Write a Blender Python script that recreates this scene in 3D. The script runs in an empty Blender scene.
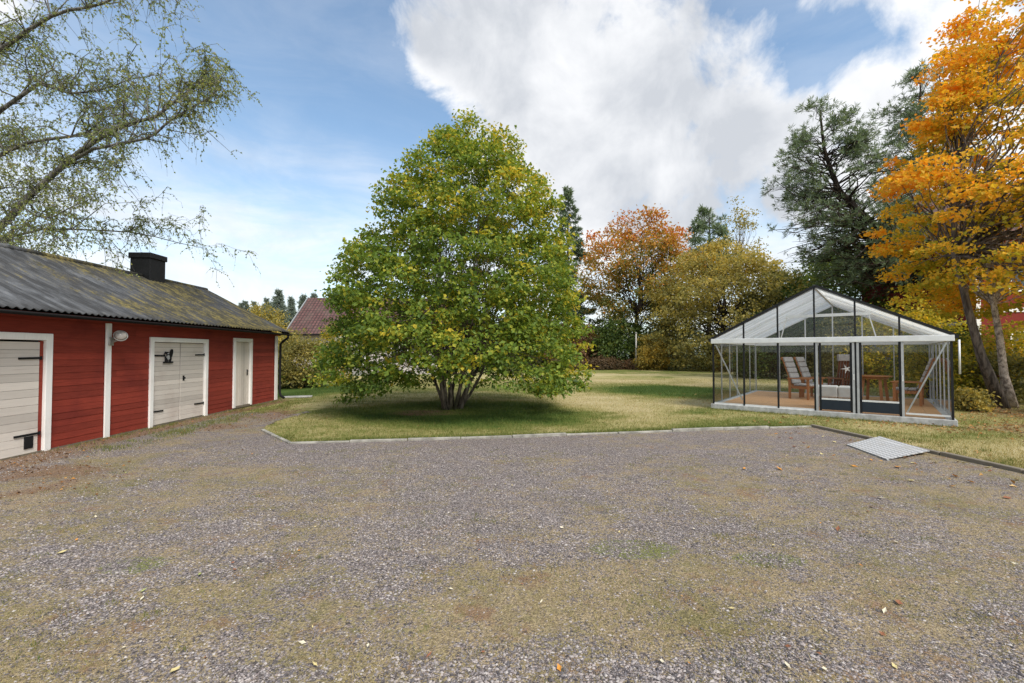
import bpy, math, random
import numpy as np
from mathutils import Vector

R = math.radians
rng = np.random.default_rng(7)
random.seed(7)
scene = bpy.context.scene
COL = scene.collection

# ------------------------------------------------------------------ camera
cam_d = bpy.data.cameras.new('camera')
cam = bpy.data.objects.new('camera', cam_d)
COL.objects.link(cam)
cam_d.sensor_width = 36.0
cam_d.lens = 15.75
cam_d.clip_end = 4000
cam_d.clip_start = 0.05
cam.location = (0, 0, 1.7)
cam.rotation_euler = (R(90 + 1.343), 0, 0)
scene.camera = cam

# ------------------------------------------------------------------ sky, sun, exposure
SUN_AZ, SUN_EL = R(150), R(50)          # azimuth clockwise from +Y
SKY_STRENGTH = 0.118
CLOUD_STRENGTH = 0.62
sun_d = bpy.data.lights.new('sun', 'SUN')
sun_d.energy = 2.3
sun_d.angle = R(26)
sun_d.color = (1.0, 0.94, 0.84)
sun = bpy.data.objects.new('sun', sun_d)
COL.objects.link(sun)
sdir = Vector((math.sin(SUN_AZ) * math.cos(SUN_EL), math.cos(SUN_AZ) * math.cos(SUN_EL), math.sin(SUN_EL)))
sun.rotation_euler = sdir.to_track_quat('Z', 'Y').to_euler()
sun.location = (5, -10, 30)
scene.view_settings.view_transform = 'Standard'
scene.view_settings.look = 'None'
scene.view_settings.gamma = 1.0
scene.view_settings.exposure = 0.86
scene.view_settings.use_curve_mapping = False
scene.cycles.max_bounces = 8
scene.cycles.transparent_max_bounces = 24
scene.cycles.use_denoising = True
scene.cycles.denoiser = 'OPENIMAGEDENOISE'
scene.cycles.denoising_input_passes = 'RGB_ALBEDO_NORMAL'
scene.cycles.denoising_prefilter = 'NONE'
scene.cycles.use_adaptive_sampling = False
scene.cycles.diffuse_bounces = 6
scene.cycles.sample_clamp_indirect = 6.0


class NT:
    """small node-tree writer"""
    def __init__(self, tree):
        self.t = tree
        self.t.nodes.clear()

    def n(self, typ, **kw):
        nd = self.t.nodes.new(typ)
        for k, v in kw.items():
            setattr(nd, k, v)
        return nd

    def link(self, a, b):
        self.t.links.new(a, b)

    def put(self, sock, v):
        if isinstance(v, bpy.types.NodeSocket):
            self.link(v, sock)
        elif v is not None:
            if isinstance(v, (tuple, list)) and len(v) == 3 and sock.type == 'RGBA':
                v = tuple(v) + (1,)
            sock.default_value = v

    def math(self, op, a, b=None, c=None, clamp=False):
        nd = self.n('ShaderNodeMath', operation=op, use_clamp=clamp)
        self.put(nd.inputs[0], a)
        if b is not None:
            self.put(nd.inputs[1], b)
        if c is not None:
            self.put(nd.inputs[2], c)
        return nd.outputs[0]

    def mixc(self, f, a, b, blend='MIX'):
        nd = self.n('ShaderNodeMix', data_type='RGBA', blend_type=blend)
        self.put(nd.inputs[0], f)
        self.put(nd.inputs[6], a)
        self.put(nd.inputs[7], b)
        return nd.outputs[2]

    def smooth(self, v, lo, hi, a=0.0, b=1.0):
        nd = self.n('ShaderNodeMapRange', interpolation_type='SMOOTHSTEP')
        self.put(nd.inputs[0], v)
        nd.inputs[1].default_value = lo
        nd.inputs[2].default_value = hi
        nd.inputs[3].default_value = a
        nd.inputs[4].default_value = b
        return nd.outputs[0]

    def ramp(self, v, stops, interp='LINEAR'):
        nd = self.n('ShaderNodeValToRGB')
        cr = nd.color_ramp
        cr.interpolation = interp
        while len(cr.elements) < len(stops):
            cr.elements.new(0.5)
        for e, (p, c) in zip(cr.elements, stops):
            e.position = p
            e.color = (c[0], c[1], c[2], 1)
        self.put(nd.inputs[0], v)
        return nd.outputs[0]

    def noise(self, vec, scale, detail=4, rough=0.55, dist=0.0, out=0):
        nd = self.n('ShaderNodeTexNoise')
        if vec is not None:
            self.link(vec, nd.inputs['Vector'])
        nd.inputs['Scale'].default_value = scale
        nd.inputs['Detail'].default_value = detail
        nd.inputs['Roughness'].default_value = rough
        nd.inputs['Distortion'].default_value = dist
        return nd.outputs[out]

    def voro(self, vec, scale, feature='F1', rand=1.0):
        nd = self.n('ShaderNodeTexVoronoi', feature=feature)
        if vec is not None:
            self.link(vec, nd.inputs['Vector'])
        nd.inputs['Scale'].default_value = scale
        nd.inputs['Randomness'].default_value = rand
        return nd

    def mapping(self, vec, scale=(1, 1, 1), loc=(0, 0, 0), rot=(0, 0, 0)):
        nd = self.n('ShaderNodeMapping')
        self.link(vec, nd.inputs[0])
        nd.inputs['Location'].default_value = loc
        nd.inputs['Rotation'].default_value = rot
        nd.inputs['Scale'].default_value = scale
        return nd.outputs[0]


def build_world():
    w = bpy.data.worlds.new('World')
    scene.world = w
    w.use_nodes = True
    N = NT(w.node_tree)
    out = N.n('ShaderNodeOutputWorld')
    sky = N.n('ShaderNodeTexSky', sky_type='NISHITA')
    sky.sun_disc = False
    sky.sun_elevation = SUN_EL
    sky.sun_rotation = SUN_AZ
    sky.air_density = 1.0
    sky.dust_density = 0.3
    sky.ozone_density = 2.5
    bg1 = N.n('ShaderNodeBackground')
    N.link(N.mixc(1.0, sky.outputs[0], (0.97, 1.06, 1.0), 'MULTIPLY'), bg1.inputs[0])
    bg1.inputs[1].default_value = SKY_STRENGTH
    d = N.n('ShaderNodeTexCoord').outputs['Generated']
    # cumulus banks: direction of each and its angular radius
    blobs = [  # azimuth deg, elevation deg, radius
        (11.5, 33, .34), (17, 24, .25), (6, 28, .23), (21, 26, .17), (1, 36, .22), (-9, 36, .10),
        (27, 22, .12), (33, 22, .09), (39, 24, .08), (13, 18, .19), (22, 18, .11), (17, 13, .08), (20, 12, .06), (33, 17, .10),
        (40, 36, .13), (47, 20, .2), (-60, 30, .2), (75, 35, .35), (100, 25, .4),
        (-100, 35, .4), (150, 30, .5), (-150, 25, .45), (60, 65, .4), (-90, 70, .35)]
    field = None
    for az, el, rad in blobs:
        b = (math.sin(R(az)) * math.cos(R(el)), math.cos(R(az)) * math.cos(R(el)), math.sin(R(el)))
        nd = N.n('ShaderNodeVectorMath', operation='DISTANCE')
        N.link(d, nd.inputs[0])
        nd.inputs[1].default_value = b
        v = N.math('MULTIPLY_ADD', nd.outputs['Value'], -1.0 / rad, 1.0)
        field = v if field is None else N.math('SMOOTH_MAX', field, v, 0.25)
    n1 = N.noise(d, 5.0, 10, 0.6, 0.3)
    n2 = N.noise(d, 2.2, 6, 0.5)
    field = N.math('SMOOTH_MIN', field, 0.5, 0.3)
    dens = N.math('ADD', field, N.math('MULTIPLY', N.math('SUBTRACT', n1, 0.5), 2.1))
    dens = N.smooth(dens, -0.02, 0.42)
    # thin veil: stronger low in the sky
    sep = N.n('ShaderNodeSeparateXYZ')
    N.link(d, sep.inputs[0])
    el = sep.outputs[2]
    nv = N.noise(N.mapping(d, (1.2, 1.2, 4.0)), 2.6, 7, 0.6, 0.5)
    veil = N.math('MULTIPLY', N.smooth(el, 0.05, 0.50, 1.35, 0.22), N.smooth(nv, 0.3, 0.68, 0.3, 1.05), clamp=True)
    tot = N.math('MAXIMUM', dens, N.math('MULTIPLY', veil, 0.85))
    # cloud brightness: white towers and rims, grey thick bellies
    n3 = N.noise(d, 6.0, 9, 0.6, 0.3)
    core = N.smooth(field, 0.12, 0.5)
    grey = N.math('MULTIPLY', core, N.smooth(n2, 0.36, 0.64, 0.0, 1.0))
    grey = N.math('ADD', grey, N.math('MULTIPLY', N.math('SUBTRACT', 0.53, n3), 2.2), clamp=True)
    ccol = N.mixc(grey, (0.94, 0.95, 0.97), (0.58, 0.61, 0.66))
    bg2 = N.n('ShaderNodeBackground')
    N.link(ccol, bg2.inputs[0])
    bg2.inputs[1].default_value = CLOUD_STRENGTH
    mix = N.n('ShaderNodeMixShader')
    N.link(tot, mix.inputs[0])
    N.link(bg1.outputs[0], mix.inputs[1])
    N.link(bg2.outputs[0], mix.inputs[2])
    N.link(mix.outputs[0], out.inputs[0])


build_world()

# ------------------------------------------------------------------ helpers: objects


def empty(name, loc=(0, 0, 0), rz=0.0, label=None, cat=None, group=None):
    o = bpy.data.objects.new(name, None)
    COL.objects.link(o)
    o.location = loc
    o.rotation_euler = (0, 0, rz)
    o.empty_display_size = 0.2
    tag(o, label, cat, group)
    return o


def tag(o, label=None, cat=None, group=None, kind=None):
    if label:
        o['label'] = label
    if cat:
        o['category'] = cat
    if group:
        o['group'] = group
    if kind:
        o['kind'] = kind
    return o


def raw_mesh(name, V, F, mat, parent=None, smooth=False, attr=None, attr_dom='FACE', attr_name='tint'):
    """V (N,3); F list of equal-length index rows, or list of such arrays"""
    if isinstance(F, np.ndarray):
        F = [F]
    F = [np.asarray(f, dtype=np.int32) for f in F if len(f)]
    me = bpy.data.meshes.new(name)
    V = np.asarray(V, dtype=np.float32)
    me.vertices.add(len(V))
    me.vertices.foreach_set('co', V.ravel())
    loops = np.concatenate([f.ravel() for f in F])
    counts = np.concatenate([np.full(len(f), f.shape[1], dtype=np.int32) for f in F])
    starts = np.concatenate([[0], np.cumsum(counts)[:-1]]).astype(np.int32)
    me.loops.add(len(loops))
    me.loops.foreach_set('vertex_index', loops)
    me.polygons.add(len(counts))
    me.polygons.foreach_set('loop_start', starts)
    me.polygons.foreach_set('loop_total', counts)
    me.polygons.foreach_set('use_smooth', np.full(len(counts), bool(smooth)))
    me.update(calc_edges=True)
    me.validate()
    if attr is not None:
        a = me.attributes.new(attr_name, 'FLOAT', attr_dom)
        a.data.foreach_set('value', np.asarray(attr, dtype=np.float32))
    me.materials.append(mat)
    o = bpy.data.objects.new(name, me)
    COL.objects.link(o)
    if parent:
        o.parent = parent
    return o


class MB:
    def __init__(self):
        self.v = []
        self.f3 = []
        self.f4 = []
        self.fn = []
        self.n = 0

    def add(self, V, F):
        V = np.asarray(V, float)
        for f in F:
            g = [i + self.n for i in f]
            (self.f3 if len(g) == 3 else self.f4 if len(g) == 4 else self.fn).append(g)
        self.v.append(V)
        self.n += len(V)

    def box(self, x0, x1, y0, y1, z0, z1, bev=0.0):
        V = [(x, y, z) for x in (x0, x1) for y in (y0, y1) for z in (z0, z1)]
        F = [(0, 1, 3, 2), (4, 6, 7, 5), (0, 4, 5, 1), (2, 3, 7, 6), (0, 2, 6, 4), (1, 5, 7, 3)]
        self.add(V, F)

    def bar(self, a, b, w, h=None, up=(0, 0, 1)):
        """rectangular bar from a to b, w wide sideways, h along up"""
        h = w if h is None else h
        a = Vector(a)
        b = Vector(b)
        d = (b - a).normalized()
        u = Vector(up)
        if abs(d.dot(u)) > 0.98:
            u = Vector((0, 1, 0))
        s = d.cross(u).normalized()
        u = s.cross(d).normalized()
        V = [p + s * (i * w / 2) + u * (j * h / 2) for p in (a, b) for i, j in ((-1, -1), (1, -1), (1, 1), (-1, 1))]
        self.add([tuple(v) for v in V], [(0, 3, 2, 1), (4, 5, 6, 7), (0, 1, 5, 4), (1, 2, 6, 5), (2, 3, 7, 6), (3, 0, 4, 7)])

    def tube(self, pts, rad, sides=6, cap=True):
        pts = np.asarray(pts, float)
        n = len(pts)
        rad = np.broadcast_to(np.asarray(rad, float), (n,)) if np.ndim(rad) else np.full(n, rad)
        t = np.gradient(pts, axis=0)
        t /= np.linalg.norm(t, axis=1, keepdims=True) + 1e-9
        ref = np.array([0.31, 0.17, 0.93]) if abs(t[0, 2]) < 0.9 else np.array([1.0, 0.1, 0.05])
        s = np.cross(t, ref)
        s /= np.linalg.norm(s, axis=1, keepdims=True) + 1e-9
        u = np.cross(s, t)
        an = np.linspace(0, 2 * math.pi, sides, endpoint=False)
        V = (pts[:, None, :] + rad[:, None, None] * (np.cos(an)[None, :, None] * s[:, None, :] + np.sin(an)[None, :, None] * u[:, None, :])).reshape(-1, 3)
        F = []
        for i in range(n - 1):
            for k in range(sides):
                k2 = (k + 1) % sides
                F.append((i * sides + k, i * sides + k2, (i + 1) * sides + k2, (i + 1) * sides + k))
        if cap:
            F.append(tuple(range(sides))[::-1])
            F.append(tuple((n - 1) * sides + k for k in range(sides)))
        self.add(V, F)

    def lathe(self, prof, c=(0, 0, 0), sides=16):
        V = []
        for r, z in prof:
            for k in range(sides):
                a = 2 * math.pi * k / sides
                V.append((c[0] + r * math.cos(a), c[1] + r * math.sin(a), c[2] + z))
        F = []
        for i in range(len(prof) - 1):
            for k in range(sides):
                k2 = (k + 1) % sides
                F.append((i * sides + k, i * sides + k2, (i + 1) * sides + k2, (i + 1) * sides + k))
        F.append(tuple(range(sides))[::-1])
        F.append(tuple((len(prof) - 1) * sides + k for k in range(sides)))
        self.add(V, F)

    def poly(self, pts):
        self.add(pts, [tuple(range(len(pts)))])

    def build(self, name, mat, parent=None, smooth=False, bevel=0.0):
        V = np.concatenate(self.v)
        fs = [np.array(f) for f in (self.f3, self.f4) if f]
        byl = {}
        for f in self.fn:
            byl.setdefault(len(f), []).append(f)
        fs += [np.array(v) for v in byl.values()]
        o = raw_mesh(name, V, fs, mat, parent, smooth)
        if bevel:
            m = o.modifiers.new('bevel', 'BEVEL')
            m.width = bevel
            m.segments = 1
            m.limit_method = 'ANGLE'
        return o


# ------------------------------------------------------------------ numpy noise


def _h(i, j, k, s):
    n = (i.astype(np.int64) * 374761393 + j.astype(np.int64) * 668265263 + k.astype(np.int64) * 2147483647 + s * 974634241) & 0xffffffff
    n = ((n ^ (n >> 13)) * 1274126177) & 0xffffffff
    n = ((n ^ (n >> 16)) * 2246822519) & 0xffffffff
    return ((n ^ (n >> 15)) & 0xffff) / 65535.0


def vnoise(p, seed=0):
    p = np.asarray(p, float)
    i = np.floor(p).astype(np.int64)
    f = p - i
    f = f * f * (3 - 2 * f)
    r = 0
    for a in (0, 1):
        for b in (0, 1):
            for c in (0, 1):
                w = (f[:, 0] if a else 1 - f[:, 0]) * (f[:, 1] if b else 1 - f[:, 1]) * (f[:, 2] if c else 1 - f[:, 2])
                r = r + w * _h(i[:, 0] + a, i[:, 1] + b, i[:, 2] + c, seed)
    return r


def fbm(p, seed=0, oct=4):
    p = np.asarray(p, float)
    if p.shape[1] == 2:
        p = np.concatenate([p, np.zeros((len(p), 1))], 1)
    r, a, t = 0, 1.0, 0
    for o in range(oct):
        r = r + a * vnoise(p * 2 ** o, seed + o)
        t += a
        a *= 0.5
    return r / t


def sstep(x, a, b):
    t = np.clip((x - a) / (b - a), 0, 1)
    return t * t * (3 - 2 * t)


# ------------------------------------------------------------------ materials


def pbr(name, build, rough=0.7, metal=0.0, spec=0.3):
    m = bpy.data.materials.new(name)
    m.use_nodes = True
    N = NT(m.node_tree)
    out = N.n('ShaderNodeOutputMaterial')
    b = N.n('ShaderNodeBsdfPrincipled')
    b.inputs['Roughness'].default_value = rough
    b.inputs['Metallic'].default_value = metal
    b.inputs['Specular IOR Level'].default_value = spec
    N.link(b.outputs[0], out.inputs[0])
    co = N.n('ShaderNodeTexCoord').outputs['Object']
    c = build(N, co, b)
    if c is not None:
        N.put(b.inputs['Base Color'], c)
    return m


def bump(N, b, h, strength=0.4, dist=0.01):
    nd = N.n('ShaderNodeBump')
    nd.inputs['Strength'].default_value = strength
    nd.inputs['Distance'].default_value = dist
    N.link(h, nd.inputs['Height'])
    N.link(nd.outputs[0], b.inputs['Normal'])


def plain(name, col, rough=0.6, metal=0.0, var=0.15, scale=6.0, spec=0.3):
    def f(N, co, b):
        n = N.noise(co, scale, 5, 0.6)
        lo = tuple(c * (1 - var) for c in col)
        hi = tuple(min(1, c * (1 + var)) for c in col)
        return N.mixc(N.smooth(n, 0.3, 0.7), lo, hi)
    return pbr(name, f, rough, metal, spec)


def painted_wood(name, col, dirt, axis, worn=0.35, rough=0.65, hue=0.25):
    """axis: the direction the grain runs (0 x, 1 y, 2 z)"""
    def f(N, co, b):
        sc = [120.0, 120.0, 120.0]
        sc[axis] = 3.0
        g = N.noise(N.mapping(co, sc), 1.0, 6, 0.65, 0.3)
        big = N.noise(co, 1.3, 5, 0.6)
        c = N.mixc(N.smooth(g, 0.3, 0.75), tuple(x * (1 - hue) for x in col), col)
        c = N.mixc(N.math('MULTIPLY', N.smooth(big, 0.45, 0.75), worn), c, dirt)
        spots = N.noise(N.mapping(co, [s * 0.25 for s in sc]), 1.0, 3, 0.5)
        c = N.mixc(N.smooth(spots, 0.66, 0.74, 0, worn), c, dirt)
        isl = N.n('ShaderNodeNewGeometry').outputs['Random Per Island']
        hv = N.n('ShaderNodeHueSaturation')
        N.link(N.smooth(isl, 0, 1, 0.85, 1.15), hv.inputs['Value'])
        N.link(c, hv.inputs['Color'])
        bump(N, b, g, 0.12, 0.001)
        return hv.outputs[0]
    return pbr(name, f, rough)


def foliage(name, stops, trans=0.35, rough=0.5, spec=0.25):
    """per-leaf tint picks the leaf's own pigment"""
    m = bpy.data.materials.new(name)
    m.use_nodes = True
    N = NT(m.node_tree)
    out = N.n('ShaderNodeOutputMaterial')
    at = N.n('ShaderNodeAttribute', attribute_name='tint')
    c = N.ramp(at.outputs['Fac'], stops)
    b = N.n('ShaderNodeBsdfPrincipled')
    N.link(c, b.inputs['Base Color'])
    b.inputs['Roughness'].default_value = rough
    b.inputs['Specular IOR Level'].default_value = spec
    tr = N.n('ShaderNodeBsdfTranslucent')
    N.link(N.mixc(1.0, c, (1.25, 1.2, 0.7), 'MULTIPLY'), tr.inputs[0])
    mx = N.n('ShaderNodeMixShader')
    mx.inputs[0].default_value = trans
    N.link(b.outputs[0], mx.inputs[1])
    N.link(tr.outputs[0], mx.inputs[2])
    N.link(mx.outputs[0], out.inputs[0])
    return m


def bark(name, dark, light, scale=9.0, moss=None, stretch=5.0):
    def f(N, co, b):
        n = N.noise(N.mapping(co, (stretch, stretch, 1)), scale / stretch * 1.2, 7, 0.65, 0.6)
        c = N.mixc(N.smooth(n, 0.35, 0.65), dark, light)
        if moss:
            c = N.mixc(N.smooth(N.noise(co, 1.6, 5), 0.52, 0.66, 0, 0.7), c, moss)
        bump(N, b, n, 0.7, 0.03)
        return c
    return pbr(name, f, 0.9, spec=0.1)


M = {}
M['bark_grey'] = bark('bark_grey', (0.06, 0.05, 0.04), (0.27, 0.22, 0.18), moss=(0.10, 0.11, 0.05))
M['bark_dark'] = bark('bark_dark', (0.02, 0.016, 0.013), (0.075, 0.06, 0.05))
M['bark_birch'] = bark('bark_birch', (0.06, 0.057, 0.054), (0.27, 0.255, 0.235), moss=(0.07, 0.07, 0.04))
M['bark_pale'] = bark('bark_pale', (0.13, 0.10, 0.085), (0.55, 0.46, 0.38), stretch=1.5)
M['bark_maple'] = bark('bark_maple', (0.05, 0.04, 0.034), (0.19, 0.155, 0.13))
M['leaf_lime'] = foliage('leaf_lime', [(0, (0.05, 0.09, 0.02)), (0.3, (0.115, 0.19, 0.035)), (0.58, (0.235, 0.315, 0.05)), (0.8, (0.5, 0.46, 0.055)), (1, (0.6, 0.45, 0.05))], trans=0.45)
M['leaf_maple'] = foliage('leaf_maple', [(0, (0.14, 0.17, 0.025)), (0.28, (0.44, 0.4, 0.04)), (0.55, (0.85, 0.5, 0.045)), (0.8, (0.88, 0.36, 0.03)), (1, (0.66, 0.18, 0.025))], trans=0.5)
M['leaf_birch'] = foliage('leaf_birch', [(0, (0.15, 0.2, 0.07)), (0.5, (0.3, 0.36, 0.13)), (0.85, (0.48, 0.45, 0.14)), (1, (0.55, 0.4, 0.1))], trans=0.5)
M['leaf_red'] = foliage('leaf_red', [(0, (0.045, 0.08, 0.025)), (0.35, (0.16, 0.18, 0.045)), (0.6, (0.48, 0.27, 0.05)), (0.8, (0.62, 0.22, 0.05)), (1, (0.55, 0.12, 0.045))], trans=0.45)
M['leaf_olive'] = foliage('leaf_olive', [(0, (0.09, 0.1, 0.04)), (0.4, (0.28, 0.255, 0.085)), (0.7, (0.48, 0.38, 0.1)), (1, (0.64, 0.43, 0.07))], trans=0.45)
M['leaf_green'] = foliage('leaf_green', [(0, (0.04, 0.075, 0.022)), (0.5, (0.11, 0.16, 0.036)), (0.8, (0.25, 0.27, 0.05)), (1, (0.48, 0.4, 0.06))], trans=0.45)
M['leaf_yellow'] = foliage('leaf_yellow', [(0, (0.14, 0.16, 0.03)), (0.4, (0.4, 0.36, 0.04)), (0.75, (0.76, 0.52, 0.05)), (1, (0.84, 0.4, 0.03))], trans=0.48)
M['leaf_brown'] = foliage('leaf_brown', [(0, (0.06, 0.045, 0.025)), (0.5, (0.16, 0.10, 0.05)), (1, (0.26, 0.12, 0.06))], trans=0.2)
M['needle'] = foliage('needle', [(0, (0.06, 0.1, 0.06)), (0.5, (0.18, 0.24, 0.145)), (1, (0.36, 0.42, 0.25))], trans=0.3)
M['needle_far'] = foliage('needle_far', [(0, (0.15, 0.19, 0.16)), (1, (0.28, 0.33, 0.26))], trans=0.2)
M['grass'] = foliage('grass', [(0, (0.05, 0.10, 0.018)), (0.45, (0.15, 0.18, 0.04)), (0.75, (0.36, 0.30, 0.13)), (1, (0.50, 0.41, 0.22))], trans=0.3, rough=0.7)
M['litter'] = foliage('litter', [(0, (0.10, 0.05, 0.025)), (0.4, (0.24, 0.12, 0.05)), (0.7, (0.42, 0.2, 0.05)), (1, (0.6, 0.42, 0.18))], trans=0.1)
M['white_trim'] = painted_wood('white_trim', (0.84, 0.83, 0.81), (0.5, 0.39, 0.35), 2, 0.25, hue=0.1)
M['cream_door'] = painted_wood('cream_door', (0.69, 0.635, 0.58), (0.40, 0.31, 0.27), 1, 0.4, hue=0.12)
M['cream_door_v'] = painted_wood('cream_door_v', (0.68, 0.62, 0.56), (0.4, 0.3, 0.25), 2, 0.3, hue=0.1)
M['barn_red'] = painted_wood('barn_red', (0.33, 0.05, 0.03), (0.15, 0.02, 0.016), 1, 0.6, 0.85, hue=0.4)
M['house_red'] = painted_wood('house_red', (0.22, 0.03, 0.022), (0.12, 0.02, 0.016), 2, 0.4, 0.85)
M['black_iron'] = plain('black_iron', (0.016, 0.016, 0.017), 0.8, 0.0, spec=0.15)
M['chimney_metal'] = plain('chimney_metal', (0.013, 0.013, 0.014), 0.5, 0.2)
M['lamp_grey'] = plain('lamp_grey', (0.42, 0.41, 0.39), 0.4, 0.5)
M['lens_glass'] = plain('lens_glass', (0.36, 0.33, 0.30), 0.25, spec=0.5)
M['alu_white'] = plain('alu_white', (0.72, 0.73, 0.74), 0.35, 0.2, var=0.06)
M['alu_grey'] = plain('alu_grey', (0.40, 0.41, 0.42), 0.5, 0.15, var=0.08)
M['seal_black'] = plain('seal_black', (0.012, 0.013, 0.015), 0.5)
M['kick_panel'] = plain('kick_panel', (0.016, 0.024, 0.036), 0.45, var=0.1)
M['concrete'] = plain('concrete', (0.42, 0.42, 0.41), 0.9, var=0.22, scale=9)
M['kerb_stone'] = plain('kerb_stone', (0.30, 0.285, 0.25), 0.9, var=0.35, scale=4)
M['kerb_timber'] = painted_wood('kerb_timber', (0.21, 0.18, 0.14), (0.12, 0.1, 0.07), 1, 0.5, 0.9)
M['stone_step'] = plain('stone_step', (0.33, 0.32, 0.30), 0.9, var=0.25)
M['cushion'] = plain('cushion', (0.36, 0.35, 0.35), 0.95, var=0.12, scale=20)
M['white_cloth'] = plain('white_cloth', (0.74, 0.73, 0.71), 0.9, var=0.06)
M['teak'] = painted_wood('teak', (0.36, 0.15, 0.055), (0.2, 0.08, 0.03), 2, 0.3, 0.55)
M['teak_dark'] = painted_wood('teak_dark', (0.16, 0.06, 0.032), (0.08, 0.03, 0.02), 2, 0.3, 0.55)
M['pale_wall'] = plain('pale_wall', (0.52, 0.48, 0.47), 0.9, var=0.1, scale=2)
M['window_dark'] = plain('window_dark', (0.03, 0.035, 0.04), 0.08, var=0.2, spec=0.6)
M['fence_grey'] = plain('fence_grey', (0.42, 0.40, 0.37), 0.9, var=0.2)
M['grey_roof'] = plain('grey_roof', (0.07, 0.07, 0.075), 0.8, var=0.25)


def _floor(N, co, b):
    br = N.n('ShaderNodeTexBrick')
    N.link(co, br.inputs[0])
    br.inputs['Scale'].default_value = 1.0
    br.inputs['Color1'].default_value = (0.66, 0.38, 0.19, 1)
    br.inputs['Color2'].default_value = (0.58, 0.33, 0.16, 1)
    br.inputs['Mortar'].default_value = (0.2, 0.12, 0.07, 1)
    br.inputs['Mortar Size'].default_value = 0.006
    br.inputs['Brick Width'].default_value = 2.4
    br.inputs['Row Height'].default_value = 0.14
    g = N.noise(N.mapping(co, (1, 20, 1)), 2, 5)
    return N.mixc(N.smooth(g, .3, .7, 0, .3), br.outputs[0], (0.5, 0.28, 0.14))


M['deck'] = pbr('deck', _floor, 0.5)


def glass(name, tint=(0.93, 0.95, 0.94), refl=1.45):
    m = bpy.data.materials.new(name)
    m.use_nodes = True
    N = NT(m.node_tree)
    out = N.n('ShaderNodeOutputMaterial')
    t = N.n('ShaderNodeBsdfTransparent')
    t.inputs[0].default_value = tint + (1,)
    g = N.n('ShaderNodeBsdfGlossy')
    g.inputs['Roughness'].default_value = 0.02
    fr = N.n('ShaderNodeFresnel')
    fr.inputs[0].default_value = refl
    mx = N.n('ShaderNodeMixShader')
    N.link(fr.outputs[0], mx.inputs[0])
    N.link(t.outputs[0], mx.inputs[1])
    N.link(g.outputs[0], mx.inputs[2])
    N.link(mx.outputs[0], out.inputs[0])
    return m


M['glass'] = glass('glass')


def roof_sheet():
    m = bpy.data.materials.new('roof_sheet')
    m.use_nodes = True
    N = NT(m.node_tree)
    out = N.n('ShaderNodeOutputMaterial')
    co = N.n('ShaderNodeTexCoord').outputs['Object']
    t = N.n('ShaderNodeBsdfTransparent')
    t.inputs[0].default_value = (0.9, 0.92, 0.93, 1)
    tr = N.n('ShaderNodeBsdfTranslucent')
    tr.inputs[0].default_value = (0.85, 0.86, 0.87, 1)
    df = N.n('ShaderNodeBsdfDiffuse')
    df.inputs[0].default_value = (0.8, 0.81, 0.82, 1)
    m1 = N.n('ShaderNodeMixShader')
    m1.inputs[0].default_value = 0.3
    N.link(tr.outputs[0], m1.inputs[1])
    N.link(df.outputs[0], m1.inputs[2])
    m2 = N.n('ShaderNodeMixShader')
    n = N.noise(N.mapping(co, (1, 9, 1)), 0.9, 4)
    N.link(N.smooth(n, .35, .7, 0.55, 0.86), m2.inputs[0])
    N.link(t.outputs[0], m2.inputs[1])
    N.link(m1.outputs[0], m2.inputs[2])
    N.link(m2.outputs[0], out.inputs[0])
    return m


M['roof_sheet'] = roof_sheet()


def _barn_roof(N, co, b):
    # local x runs down the slope, y along the building
    streak = N.noise(N.mapping(co, (0.8, 3.2, 0.8)), 1.6, 7, 0.62, 0.4)
    big = N.noise(co, 0.55, 4, 0.55)
    fine = N.noise(co, 22, 4, 0.6)
    sep = N.n('ShaderNodeSeparateXYZ')
    N.link(co, sep.inputs[0])
    along = N.smooth(sep.outputs[1], -2.0, 7.5, -0.07, 0.11)
    base = N.mixc(N.smooth(streak, .38, .72), (0.04, 0.04, 0.041), (0.14, 0.145, 0.155))
    base = N.mixc(N.smooth(big, 0.4, 0.65, 0, 0.5), base, (0.05, 0.046, 0.043))
    mossv = N.math('ADD', N.math('ADD', N.math('MULTIPLY', streak, 0.75), N.math('MULTIPLY', big, 0.6)), along)
    mossv = N.math('ADD', mossv, N.math('MULTIPLY', N.math('SUBTRACT', fine, 0.5), 0.35))
    mid = N.noise(N.mapping(co, (1, 2, 1)), 3.2, 6, 0.65)
    mcol = N.mixc(N.smooth(mid, .42, .6), (0.045, 0.042, 0.026), N.mixc(fine, (0.085, 0.078, 0.03), (0.25, 0.195, 0.06)))
    c = N.mixc(N.smooth(mossv, 0.69, 0.85, 0, 0.9), base, mcol)
    bump(N, b, fine, 0.3, 0.006)
    N.put(b.inputs['Roughness'], N.smooth(mossv, 0.66, 0.8, 0.5, 0.95))
    return c


M['barn_roof'] = pbr('barn_roof', _barn_roof, 0.6, spec=0.35)


def _tile_roof(N, co, b):
    br = N.n('ShaderNodeTexBrick')
    N.link(co, br.inputs[0])
    br.offset = 0.0
    br.inputs['Scale'].default_value = 1.0
    br.inputs['Color1'].default_value = (0.11, 0.052, 0.05, 1)
    br.inputs['Color2'].default_value = (0.16, 0.078, 0.072, 1)
    br.inputs['Mortar'].default_value = (0.05, 0.03, 0.028, 1)
    br.inputs['Mortar Size'].default_value = 0.05
    br.inputs['Brick Width'].default_value = 0.26
    br.inputs['Row Height'].default_value = 0.36
    n = N.noise(co, 1.5, 5)
    return N.mixc(N.smooth(n, .4, .7, 0, .5), br.outputs[0], (0.12, 0.09, 0.075))


M['tile_roof'] = pbr('tile_roof', _tile_roof, 0.85)


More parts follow.
